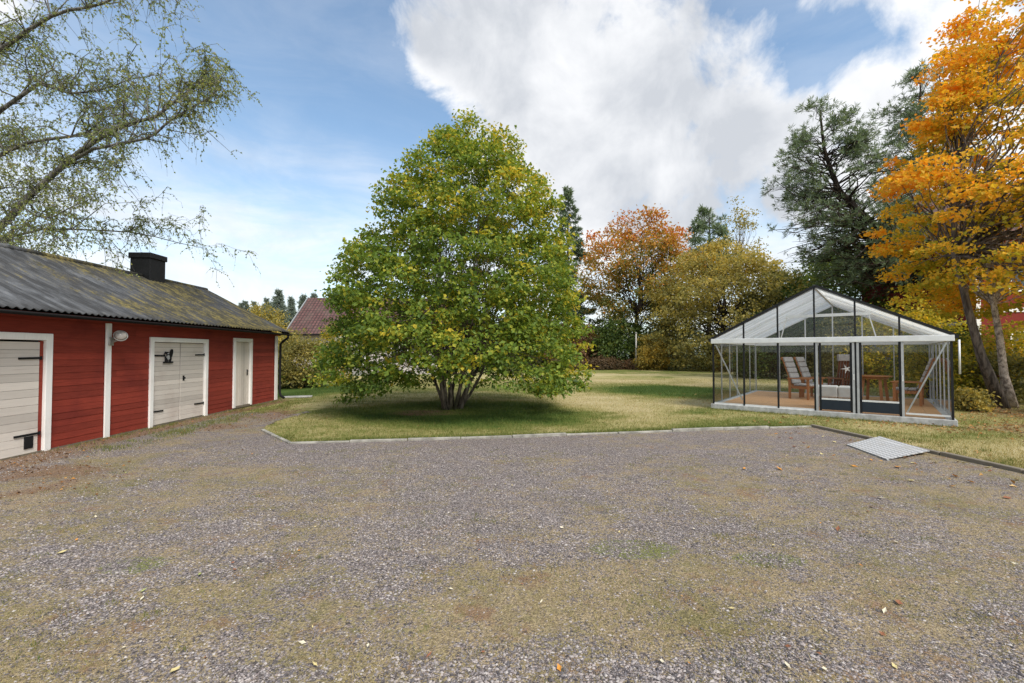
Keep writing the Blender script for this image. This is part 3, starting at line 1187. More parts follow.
def barn_pt(x, y, z):
    c, s = math.cos(BARN[1]), math.sin(BARN[1])
    return BARN[0][0] + c * x - s * y, BARN[0][1] + s * x + c * y, z


def build_barn_things():
    # outdoor lamp on the white batten
    t = empty('wall_lamp', barn_pt(0.045, 1.9, 1.93), BARN[1], 'grey floodlight lamp on a bracket on the red barn wall', 'lamp')
    mb = MB()
    mb.box(0, 0.03, -.05, .05, -.10, .06)
    mb.build('bracket', M['lamp_grey'], t, bevel=.004)
    mb = MB()
    mb.tube([(0.03, 0, -.03), (0.09, .03, 0), (0.14, .06, .05)], .022, 8)
    mb.build('arm', M['lamp_grey'], t, smooth=True)
    mb = MB()
    mb.lathe([(0.03, -.03), (.05, 0), (.10, .05), (.125, .10), (.13, .13), (.12, .135)], sides=18)
    h = mb.build('lamp_shade', M['lamp_grey'], t, smooth=True)
    h.location = (0.13, .06, .05)
    h.scale = (.9, .9, .9)
    h.rotation_euler = (R(40), R(60), 0)
    mb = MB()
    mb.lathe([(.115, 0), (.09, .03), (.04, .05), (.005, .055)], sides=18)
    g = mb.build('lens', M['lens_glass'], h, smooth=True)
    g.location = (0, 0, .136)
    # emblem: dark silhouette of a rearing animal over a base bar
    t = empty('door_emblem', barn_pt(0.006, 3.53, 1.60), BARN[1], 'small dark cut-out animal emblem on the white double door', 'emblem')
    mb = MB()

    def slab(pts, x0, x1):
        n = len(pts)
        V = [(x0, a, b) for a, b in pts] + [(x1, a, b) for a, b in pts]
        F = [tuple(range(n))[::-1], tuple(range(n, 2 * n))] + [(k, (k + 1) % n, n + (k + 1) % n, n + k) for k in range(n)]
        mb.add(V, F)
    slab([(-.15, .03), (-.10, .06), (-.06, .05), (-.02, -.02), (.06, -.05), (.10, -.08), (.10, .0), (.04, .06), (-.02, .10), (-.10, .11)], 0, .012)
    an = np.linspace(0, 2 * math.pi, 14, endpoint=False)
    slab([(.085 + .055 * math.cos(a) + .03 * math.sin(a), .06 + .11 * math.sin(a)) for a in an], .001, .014)
    for px in (-.09, -.04, .03, .075):
        slab([(px - .014, -.13), (px + .014, -.13), (px + .02, -.0), (px - .02, .0)], .002, .011)
    slab([(-.17, -.16), (.16, -.16), (.15, -.125), (-.15, -.125)], 0, .013)
    mb.build('silhouette', M['black_iron'], t)
    mb = MB()
    slab([(-.08, -.02), (-.03, .03), (.02, .02), (.03, -.06), (-.02, -.09)], .015, .02)
    slab([(-.06, .05), (-.02, .08), (.02, .06), (-.01, .045)], .015, .02)
    mb.build('inlay', M['alu_grey'], t)
    # slab lying at the barn corner
    mb = MB()
    mb.box(-.5, .5, -.22, .22, 0, .05)
    o = mb.build('paving_slab', M['stone_step'], bevel=.012)
    o.location = (-8.0, 16.75, .004)
    o.rotation_euler = (0, 0, R(20))
    tag(o, 'pale flat slab lying in the grass at the barn corner', 'slab')


build_barn_things()

# ------------------------------------------------------------------ greenhouse
ZB0, ZB1, ZA = 1.95, 2.09, 3.46   # beam, apex


def roof_z(x):
    return ZB1 + (ZA - ZB1) * (1 - abs(x - GW / 2) / (GW / 2))


def build_greenhouse():
    t = empty('greenhouse', (GH0[0], GH0[1], 0), GHA, 'glass greenhouse with black bars and white aluminium beam on the lawn', 'greenhouse')
    mb = MB()
    for b in ((-.05, GW + .05, -.05, .12), (-.05, GW + .05, GD - .12, GD + .05), (-.05, .12, .12, GD - .12), (GW - .12, GW + .05, .12, GD - .12)):
        mb.box(*b, 0, GB)
    mb.build('base', M['concrete'], t, bevel=.01)
    mb = MB()
    mb.box(.12, GW - .12, .12, GD - .12, 0.02, GB - .01)
    mb.build('floor', M['deck'], t)
    xs = [0, .86, 1.72, 2.57, 3.43, 4.28, GW]

    def pane(name, pts, mat='glass', par=t):
        mb = MB()
        mb.poly(pts)
        o = mb.build(name, M[mat], par)
        return o

    # front and back frame
    for fy, s in ((0.0, 1), (GD, -1)):
        for i, x in enumerate(xs):
            mb = MB()
            xx = min(max(x, .025), GW - .025)
            if s == 1:
                mb.box(xx - .022, xx + .022, fy - .02, fy + .03, GB, ZB0)
                mb.build('post', M['seal_black'], t)
            else:
                mb.box(xx - .016, xx + .016, fy - .045, fy, GB, ZB0)
                mb.build('post', M['alu_grey'], t)
            mb = MB()
            if 0 < i < 6:
                mb.box(xx - .02, xx + .02, fy - .018 if s == 1 else fy - .04, fy + .03 if s == 1 else fy, ZB1, roof_z(xx) - .02)
                mb.build('gable_bar', M['seal_black' if s == 1 else 'alu_white'], t)
        mb = MB()
        mb.box(-.03, GW + .03, fy - .05 if s == 1 else fy - .06, fy + .06 if s == 1 else fy + .01, ZB0, ZB1)
        mb.build('beam', M['alu_white'], t, bevel=.008)
        mb = MB()
        for sg in (0, 1):
            a = (-.04 if sg == 0 else GW + .04, fy + (.0 if s == 1 else -.03), ZB1 + .0)
            mb.bar(a, (GW / 2, fy + (.0 if s == 1 else -.03), ZA), .07, .06)
        mb.build('gable_rafter', M['seal_black' if s == 1 else 'alu_white'], t)
    # grey posts beside the doors
    for x in (2.615, 3.385, 3.475, 4.325):
        mb = MB()
        mb.box(x - .024, x + .024, -.035, .03, GB, ZB0)
        mb.build('door_post', M['alu_grey'], t)
    # front panes
    for i in range(6):
        a, b = xs[i] + .02, xs[i + 1] - .02
        if i not in (3, 4):
            pane('glass_pane', [(a, .01, GB), (b, .01, GB), (b, .01, ZB0), (a, .01, ZB0)])
        m = GW / 2
        pts = [(a, .01, ZB1), (b, .01, ZB1), (b, .01, roof_z(b) - .03)]
        pts += [(a, .01, roof_z(a) - .03)]
        pane('gable_pane', pts)
        pane('gable_pane', [(a, GD - .02, ZB1), (b, GD - .02, ZB1), (b, GD - .02, roof_z(b) - .03), (a, GD - .02, roof_z(a) - .03)])
        pane('glass_pane', [(a, GD - .02, GB), (b, GD - .02, GB), (b, GD - .02, ZB0), (a, GD - .02, ZB0)])
    # sill rails
    mb = MB()
    mb.box(.05, 2.55, -.01, .04, GB, GB + .045)
    mb.build('sill_rail', M['alu_white'], t)
    mb = MB()
    mb.box(4.37, GW - .06, -.012, .03, GB + .06, GB + .10)
    mb.build('sill_rail', M['alu_white'], t)
    # doors
    for a, b in ((2.66, 3.36), (3.50, 4.30)):
        mb = MB()
        mb.box(a, b, -.012, .012, .46, .50)
        mb.box(a, a + .05, -.012, .012, GB + .02, ZB0 - .01)
        mb.box(b - .05, b, -.012, .012, GB + .02, ZB0 - .01)
        d = mb.build('door', M['seal_black'], t)
        mb = MB()
        mb.box(a + .05, b - .05, -.022, .018, .20, .455)
        mb.build('kick_panel', M['kick_panel'], d)
        mb = MB()
        mb.box(a + .05, b - .05, -.024, .016, .457, .50)
        mb.build('rail', M['alu_white'], d)
        pane('glass_pane', [(a + .05, 0, .5), (b - .05, 0, .5), (b - .05, 0, ZB0), (a + .05, 0, ZB0)], par=d)
        mb = MB()
        hx = b + .02 if b > 4 else b + .03
        mb.tube([(hx, -.05, 1.13), (hx, -.085, 1.13), (hx, -.085, 1.0)], .012, 6)
        mb.build('handle', M['alu_white'], d)
    # side walls
    ny = 6
    for sx in (0.0, GW):
        for k in range(1, ny):
            y = GD * k / ny
            mb = MB()
            mb.box(sx - .016, sx + .016, y - .016, y + .016, GB, ZB0 + .05)
            mb.build('post', M['alu_grey'], t)
        for k in range(ny):
            y0, y1 = GD * k / ny + .02, GD * (k + 1) / ny - .02
            pane('glass_pane', [(sx, y0, GB), (sx, y1, GB), (sx, y1, ZB0), (sx, y0, ZB0)])
        mb = MB()
        mb.box(sx - .04, sx + .04, .062, GD - .062, ZB0 + .02, ZB1 - .01)
        mb.build('eave_beam', M['alu_white'], t)
        mb = MB()
        xo = sx - .07 if sx == 0 else sx + .07
        mb.box(xo - .03, xo + .03, -.05, GD, ZB1 - .07, ZB1 + .01)
        mb.build('gutter', M['seal_black'], t)
    # roof
    for sg in (0, 1):
        ex = -.05 if sg == 0 else GW + .05
        for k in range(0, ny + 1, 2):
            y = min(max(GD * k / ny, .07), GD - .07)
            mb = MB()
            mb.bar((ex, y, ZB1 - .02), (GW / 2, y, ZA - .04), .028, .045)
            mb.build('rafter', M['alu_white'], t)
        for k in range(ny):
            y0, y1 = max(GD * k / ny, .03), min(GD * (k + 1) / ny, GD - .03)
            pane('roof_panel', [(ex, y0 + .005, ZB1 + .012), (ex, y1 - .005, ZB1 + .012), (GW / 2, y1 - .005, ZA + .0), (GW / 2, y0 + .005, ZA + .0)], 'roof_sheet')
    mb = MB()
    mb.bar((GW / 2, .04, ZA - .03), (GW / 2, GD - .04, ZA - .03), .06, .1)
    mb.build('ridge_beam', M['alu_white'], t)
    for y in (2.9,):
        mb = MB()
        zz = 2.86
        hw = (ZA - zz) / (ZA - ZB1) * GW / 2 - .03
        mb.bar((GW / 2 - hw, y, zz), (GW / 2 + hw, y, zz), .05, .09)
        mb.build('collar_tie', M['alu_white'], t)
        mb = MB()
        mb.bar((GW / 2 - hw + .05, y, zz), (GW / 2 - hw - .12, y, ZB1 + .05), .03, .03)
        mb.build('strut', M['alu_white'], t)
        mb = MB()
        mb.bar((GW / 2 + hw - .05, y, zz), (GW / 2 + hw + .12, y, ZB1 + .05), .03, .03)
        mb.build('strut', M['alu_white'], t)
    # diagonal braces
    for a, b in (((.09, .06, 1.9), (.80, .06, .30)), ((GW - .10, .06, 1.92), (4.40, .06, .26))):
        mb = MB()
        mb.bar(a, b, .025, .03)
        mb.build('brace', M['alu_white'], t)
    # white pipe outside the right corner
    mb = MB()
    mb.tube([(GW + .10, -.03, 1.98), (GW + .10, -.03, 1.2)], .02, 8)
    mb.build('downpipe', M['alu_white'], t, smooth=True)


build_greenhouse()


def make_armchair(label, x, y, rz, wood='teak', back_cush=True):
    """high-backed garden armchair, faces local +Y"""
    px, py = gh(x, y)
    t = empty('garden_armchair', (px, py, GB - .01), GHA + rz, label, 'chair', 'wooden armchairs in the greenhouse')
    w = .31
    rec = .34     # recline per metre
    for sx in (-1, 1):
        for ly, h in ((.30, .66), (-.28, .66)):
            mb = MB()
            mb.box(sx * w - .025, sx * w + .025, ly - .035, ly + .035, 0, h)
            mb.build('leg', M[wood], t, bevel=.006)
        mb = MB()
        mb.box(sx * w - .045, sx * w + .045, -.36, .38, .66, .69)
        mb.build('armrest', M[wood], t, bevel=.008)
        mb = MB()
        mb.box(sx * (w - .04) - .015, sx * (w - .04) + .015, -.3, .33, .34, .41)
        mb.build('side_rail', M[wood], t)
    mb = MB()
    for k in range(7):
        a = -.22 + k * .082
        mb.box(-w + .03, w - .03, a, a + .062, .41, .43)
    mb.build('seat', M[wood], t)
    mb = MB()
    zt = 1.38
    for k in range(7):
        xx = -.235 + k * .0783
        mb.bar((xx, -.24, .42), (xx, -.24 - rec * (zt - .42), zt), .055, .02, up=(0, 1, 0))
    mb.bar((-w + .02, -.24 - rec * .9 - .025, 1.34), (w - .02, -.24 - rec * .9 - .025, 1.34), .03, .09)
    mb.bar((-w + .02, -.255 - rec * .2 - .02, .62), (w - .02, -.255 - rec * .2 - .02, .62), .03, .07)
    mb.build('backrest', M[wood], t)
    mb = MB()
    # one long cushion: seat and back pads with seams
    segs = 5
    for k in range(segs):
        z0, z1 = .50 + k * .178, .50 + (k + 1) * .178 - .012
        yo = -.195
        mb.bar((0, yo - rec * (z0 - .42), z0), (0, yo - rec * (z1 - .42), z1), .5, .07, up=(0, 1, 0))
    for k in range(3):
        a = -.19 + k * .185
        mb.box(-.25, .25, a, a + .175, .432, .50)
    c = mb.build('cushion', M['cushion'], t, bevel=.02)
    return t


def build_furniture():
    make_armchair('wooden armchair with grey cushion, nearer one of the pair facing right', 1.92, 3.5, R(-112))
    make_armchair('wooden armchair with grey cushion, farther one of the pair facing right', 2.2, 4.25, R(-108))
    make_armchair('wooden armchair with grey cushion behind the diagonal brace, facing left', 4.55, 3.45, R(84))
    b = make_armchair('dark wooden armchair seen from behind with a white star', 2.9, 4.9, R(20), 'teak_dark')
    # blanket over its back and star ornament hang on it
    px, py = gh(2.9, 4.9)
    mb = MB()
    for k in range(2):
        yy = -.585 - .03 if k == 0 else -.50
        mb.bar((-.3, yy, 1.36), (.3, yy, 1.36), .05, .20)
    mb.bar((-.3, -.56, 1.46), (.3, -.56, 1.46), .15, .04)
    o = mb.build('folded_blanket', M['cushion'], bevel=.015)
    o.location = (px, py, GB - .01)
    o.rotation_euler = (0, 0, GHA + R(20))
    tag(o, 'pale grey blanket folded over the dark chair back', 'blanket')
    mb = MB()
    n = 5
    pts = []
    for k in range(2 * n):
        r = .17 if k % 2 == 0 else .045
        a = math.pi / 2 + k * math.pi / n + .3
        pts.append((r * math.cos(a), r * math.sin(a)))
    V = [(a, -.015, b_) for a, b_ in pts] + [(a, .012, b_) for a, b_ in pts]
    m = 2 * n
    mb.add(V + [(0, -.035, 0)], [(k, (k + 1) % m, 2 * m) for k in range(m)] + [tuple(range(m, 2 * m))] + [(k, m + k, m + (k + 1) % m, (k + 1) % m) for k in range(m)])
    o = mb.build('star_ornament', M['white_cloth'])
    c_, s_ = math.cos(GHA + R(20)), math.sin(GHA + R(20))
    lx, ly = -.05, -.53
    o.location = (px + c_ * lx - s_ * ly, py + s_ * lx + c_ * ly, GB + .98)
    o.rotation_euler = (R(-18), 0, GHA + R(20))
    tag(o, 'white star ornament hanging on the dark chair back', 'ornament')
    # low white bench behind the left door
    px, py = gh(3.0, 1.1)
    t = empty('bench', (px, py, GB - .01), GHA, 'low white padded bench behind the left greenhouse door', 'bench')
    for k in range(2):
        mb = MB()
        a = -.52 + k * .525
        mb.box(a, a + .515, -.22, .22, .30, .62)
        mb.build('seat', M['white_cloth'], t, bevel=.03)
    for sx in (-.48, .48):
        for sy in (-.18, .18):
            mb = MB()
            mb.box(sx - .025, sx + .025, sy - .025, sy + .025, 0, .30)
            mb.build('leg', M['alu_white'], t)
    # round table
    px, py = gh(3.75, 4.1)
    t = empty('table', (px, py, GB - .01), GHA, 'round wooden garden table between the armchairs', 'table')
    mb = MB()
    mb.lathe([(.02, 0), (.46, 0), (.47, .015), (.46, .03), (.02, .032)], (0, 0, .78), 28)
    mb.build('tabletop', M['teak'], t)
    mb = MB()
    mb.lathe([(.05, 0), (.36, 0), (.36, .07), (.05, .07)], (0, 0, .705), 20)
    mb.build('apron', M['teak'], t)
    for k in range(4):
        a = k * math.pi / 2 + .5
        mb = MB()
        mb.bar((.38 * math.cos(a), .38 * math.sin(a), 0), (.30 * math.cos(a), .30 * math.sin(a), .72), .08, .06)
        mb.build('leg', M['teak'], t)
    # small side table at the left, seen behind the left door post
    px, py = gh(2.75, 4.3)
    t = empty('side_table', (px, py, GB - .01), GHA, 'small dark side table beside the pair of armchairs', 'table')
    mb = MB()
    mb.box(-.22, .22, -.22, .22, .66, .69)
    mb.build('tabletop', M['teak_dark'], t)
    for sx in (-.19, .19):
        for sy in (-.19, .19):
            mb = MB()
            mb.box(sx - .02, sx + .02, sy - .02, sy + .02, 0, .66)
            mb.build('leg', M['teak_dark'], t)


build_furniture()

# ------------------------------------------------------------------ trees


def unit(v):
    return v / (np.linalg.norm(v, axis=-1, keepdims=True) + 1e-9)


def leaf_quads(P, axis, nrm, L, wr=0.36, fold=0.12):
    """folded diamond leaves: two triangles each"""
    axis = unit(axis)
    s = unit(np.cross(axis, nrm))
    n = np.cross(s, axis)
    L = L[:, None]
    mid = P + axis * L * 0.45
    V = np.stack([P, mid + s * L * wr + n * L * fold, P + axis * L - n * L * fold, mid - s * L * wr + n * L * fold], 1)
    N = len(P)
    i = np.arange(N)[:, None] * 4
    F = np.stack([i + np.array([[0, 1, 2]]), i + np.array([[0, 2, 3]])], 1).reshape(-1, 3)
    return V.reshape(-1, 3), F


def leaves_at(C, out, k, spread, size, flat=0.55, up=0.8, wr=0.36, g=rng):
    """k leaves round each clump centre; returns pos, axis, normal, size, clump index"""
    n = len(C)
    idx = np.repeat(np.arange(n), k)
    off = np.clip(g.normal(0, 1, (n * k, 3)), -2, 2) * spread * np.array([1, 1, flat])
    P = C[idx] + off
    o = out[idx]
    nrm = unit(0.55 * o + np.array([0, 0, up]) + 0.65 * g.normal(0, 1, (n * k, 3)))
    ax = unit(0.6 * o + 0.9 * g.normal(0, 1, (n * k, 3)) + np.array([0, 0, -0.35]))
    L = size * g.uniform(0.6, 1.25, n * k) * g.uniform(0.75, 1.2, n)[idx]
    return P, ax, nrm, L, idx


def sample_crown(profile, cx, cy, n, g, lump=0.18, seed=0, inner=0.35, power=0.5, gap=0.0, gscale=1.2, zmin=None):
    """clump centres inside a lathe-like envelope with a lumpy outline. profile: (z, r) rising"""
    zs = np.array([p[0] for p in profile], float)
    rs = np.array([p[1] for p in profile], float)
    zz = np.linspace(zs[0], zs[-1], 200)
    wgt = np.interp(zz, zs, rs) ** 1.3 + 0.02
    cdf = np.cumsum(wgt) / wgt.sum()
    out = []
    tot = 0
    while tot < n:
        m = n * 2
        z = np.interp(g.random(m), cdf, zz)
        a = g.random(m) * 6.2832
        r = np.interp(z, zs, rs)
        q = np.stack([np.cos(a) * 2.2, np.sin(a) * 2.2, z * 0.9], 1)
        r = r * (1 + lump * 2 * (fbm(q * 1.1, seed, 3) - 0.5))
        rho = inner + (1 - inner) * g.random(m) ** power
        x, y = cx(z) + r * rho * np.cos(a), cy(z) + r * rho * np.sin(a)
        P = np.stack([x, y, z], 1)
        keep = np.ones(m, bool)
        if gap > 0:
            keep &= fbm(P / gscale, seed + 20, 3) > gap
        if zmin is not None:
            keep &= z > zmin(rho, a)
        O = np.stack([np.cos(a) * rho, np.sin(a) * rho, 0.35 * np.ones(m)], 1)
        out.append(np.concatenate([P, unit(O)], 1)[keep])
        tot += keep.sum()
    A = np.concatenate(out)[:n]
    return A[:, :3], A[:, 3:]


def curve(a, b, n=6, sag=0.0, jit=0.0, g=rng, bow=None):
    t = np.linspace(0, 1, n)[:, None]
    a, b = np.asarray(a, float), np.asarray(b, float)
    p = a + (b - a) * t
    k = 4 * t * (1 - t)
    p = p + k * np.array([0, 0, sag])
    if bow is not None:
        p = p + k * bow
    if jit:
        p[1:-1] += g.normal(0, jit, (n - 2, 3))
    return p


def finish_tree(t, trunk_mb, bark_m, V, F, tint, leaf_m, crown='crown'):
    trunk_mb.build('trunk', M[bark_m], t, smooth=True)
    raw_mesh(crown, V, F, M[leaf_m], t, attr=np.repeat(tint, 2))


def broadleaf(name, label, base, profile, leaf_m, bark_m, nclump, k, size, spread, tintf, seed, lean=(0, 0), trunk_r=0.2,
              stems=1, fan=0.0, gap=0.0, gscale=1.5, lump=0.18, inner=0.3, limbs=60, zmin=None, group=None, cat='tree', flat=0.55, wr=0.36, fork=0.3, power=0.5, keepf=None, bow=None):
    g = np.random.default_rng(seed)
    t = empty(name, (base[0], base[1], 0), 0, label, cat, group)
    H = profile[-1][0]
    cx = lambda z: lean[0] * z / H
    cy = lambda z: lean[1] * z / H
    C, O = sample_crown(profile, cx, cy, nclump, g, lump, seed, inner, power, gap, gscale, zmin)
    if keepf is not None:
        kk = keepf(C + np.array([base[0], base[1], 0]))
        C, O = C[kk], O[kk]
    P, ax, nrm, L, idx = leaves_at(C, O, k, spread, size, flat, wr=wr, g=g)
    P[:, 2] = np.maximum(P[:, 2], 0.05)
    V, F = leaf_quads(P, ax, nrm, L, wr)
    ctint = g.random(len(C))
    tint = np.clip(tintf(P, ctint[idx], np.linalg.norm(P[:, :2] - np.stack([cx(P[:, 2]), cy(P[:, 2])], 1), axis=1), g), 0, 1)
    mb = MB()
    st = []
    for s in range(stems):
        a = s * 2.4 + g.random()
        rr = 0.0 if stems == 1 else 0.10 + 0.22 * g.random()
        f = 0 if stems == 1 else fan * (0.25 + 0.9 * g.random())
        z1 = H * (0.86 if s == 0 else g.uniform(0.45, 0.8))
        b0 = (rr * math.cos(a), rr * math.sin(a), -0.05)
        b1 = (cx(z1) + f * math.cos(a), cy(z1) + f * math.sin(a), z1)
        c = curve(b0, b1, 9, 0, 0.05 * H / 9, g, bow=np.array(bow) if bow is not None else np.array([math.cos(a), math.sin(a), 0]) * f * 0.25)
        r0 = trunk_r * (1 if stems == 1 else g.uniform(.7, 1.1))
        rad = r0 * (1 - 0.93 * np.linspace(0, 1, 9) ** 0.8)
        if stems == 1:
            rad[0] *= 1.35
        mb.tube(c, rad, 8)
        st.append((c, rad))
    order = g.permutation(len(C))[:limbs]
    for i in order:
        c, rad = st[g.integers(len(st))]
        zt = C[i, 2]
        zj = np.clip(zt * g.uniform(0.45, 0.85) - 0.2, H * fork * 0.5, H * 0.85)
        j = int(np.argmin(abs(c[:, 2] - zj)))
        L_ = np.linalg.norm(C[i] - c[j])
        q = curve(c[j], C[i], 6, 0.08 * L_, 0.04 * L_, g)
        r0 = min(rad[j] * 0.45, 0.008 * L_ + 0.01)
        mb.tube(q, np.linspace(r0, 0.006, 6), 5, cap=False)
    finish_tree(t, mb, bark_m, V, F, tint, leaf_m)
    return t


# the big lime in the middle of the lawn
def lime_zmin(rho, a):
    front = np.clip(-np.sin(a), 0, 1)
    side = np.clip(-np.cos(a), 0, 1)
    return np.where(rho > 0.75, 0.48 + 0.62 * front ** 3 - 0.2 * side, 1.7 + 0.4 * front)


broadleaf('lime_tree', 'large conical lime tree, green turning yellow, many stems, alone on the lawn', (-1.79, 13.45),
          [(0.35, 3.35), (0.9, 3.7), (1.8, 3.8), (3.25, 3.62), (4.75, 3.15), (6.25, 2.45), (7.6, 1.55), (8.5, 0.75), (8.85, 0.15)],
          'leaf_lime', 'bark_grey', 1650, 56, 0.105, 0.155,
          lambda P, c, r, g: 0.41 + 0.34 * (fbm(P * 0.9, 5, 3) - 0.5) + 0.20 * (c - 0.5) + 0.30 * (c > 0.86) * g.random(len(P)) + 0.16 * g.normal(0, 1, len(P)) + 0.022 * P[:, 2] + 0.02 * P[:, 0],
          101, lean=(0.62, 0), trunk_r=0.062, stems=17, fan=1.5, lump=0.19, inner=0.2, limbs=330, zmin=lime_zmin, flat=0.5, wr=0.4, power=0.42, gap=0.40, gscale=0.6)


# the orange maple at the right edge
def not_in_glasshouse(W):
    ex, ey = W[:, 0] - GH0[0], W[:, 1] - GH0[1]
    gx, gy = ex * GE[0] + ey * GE[1], ex * GM[0] + ey * GM[1]
    inside = (gx > -.4) & (gx < GW + .5) & (gy > -.4) & (gy < GD + .4)
    rz = ZB1 + (ZA - ZB1) * (1 - np.abs(gx - GW / 2) / (GW / 2)) + .45
    return ~(inside & (W[:, 2] < np.maximum(rz, 2.5)))


broadleaf('maple_tree', 'tall orange and yellow maple leaning over beside the greenhouse', (14.85, 13.6),
          [(2.9, 2.0), (3.6, 3.2), (5.2, 3.6), (7.5, 3.6), (9.0, 3.0), (10.3, 2.5), (12.0, 2.2), (14.2, .8)],
          'leaf_maple', 'bark_maple', 980, 52, 0.12, 0.19,
          lambda P, c, r, g: 0.10 + 0.085 * r + 0.026 * P[:, 2] + 0.34 * (fbm(P * 0.55, 8, 3) - 0.5) + 0.22 * (c - 0.5) + 0.10 * g.normal(0, 1, len(P)),
          203, lean=(1.5, 0), trunk_r=0.14, bow=(-1.95, 0, 0), gap=0.545, gscale=1.0, lump=0.4, inner=0.25, limbs=150, fork=.55, flat=0.32, wr=0.46, keepf=not_in_glasshouse)

broadleaf('maple_tree', 'slender pale-barked maple at the right edge, yellow and green leaves', (15.3, 13.75),
          [(3.2, 1.6), (4.5, 2.6), (6.5, 2.9), (8.5, 2.4), (10.0, .8)],
          'leaf_maple', 'bark_pale', 150, 40, 0.14, 0.22,
          lambda P, c, r, g: 0.16 + 0.03 * r + 0.02 * P[:, 2] + 0.25 * (c - 0.5) + 0.1 * g.normal(0, 1, len(P)),
          211, lean=(0.3, .5), trunk_r=0.125, bow=(-.5, 0, 0), gap=0.46, lump=0.3, inner=0.2, limbs=60, fork=.6, flat=0.4, wr=0.45)


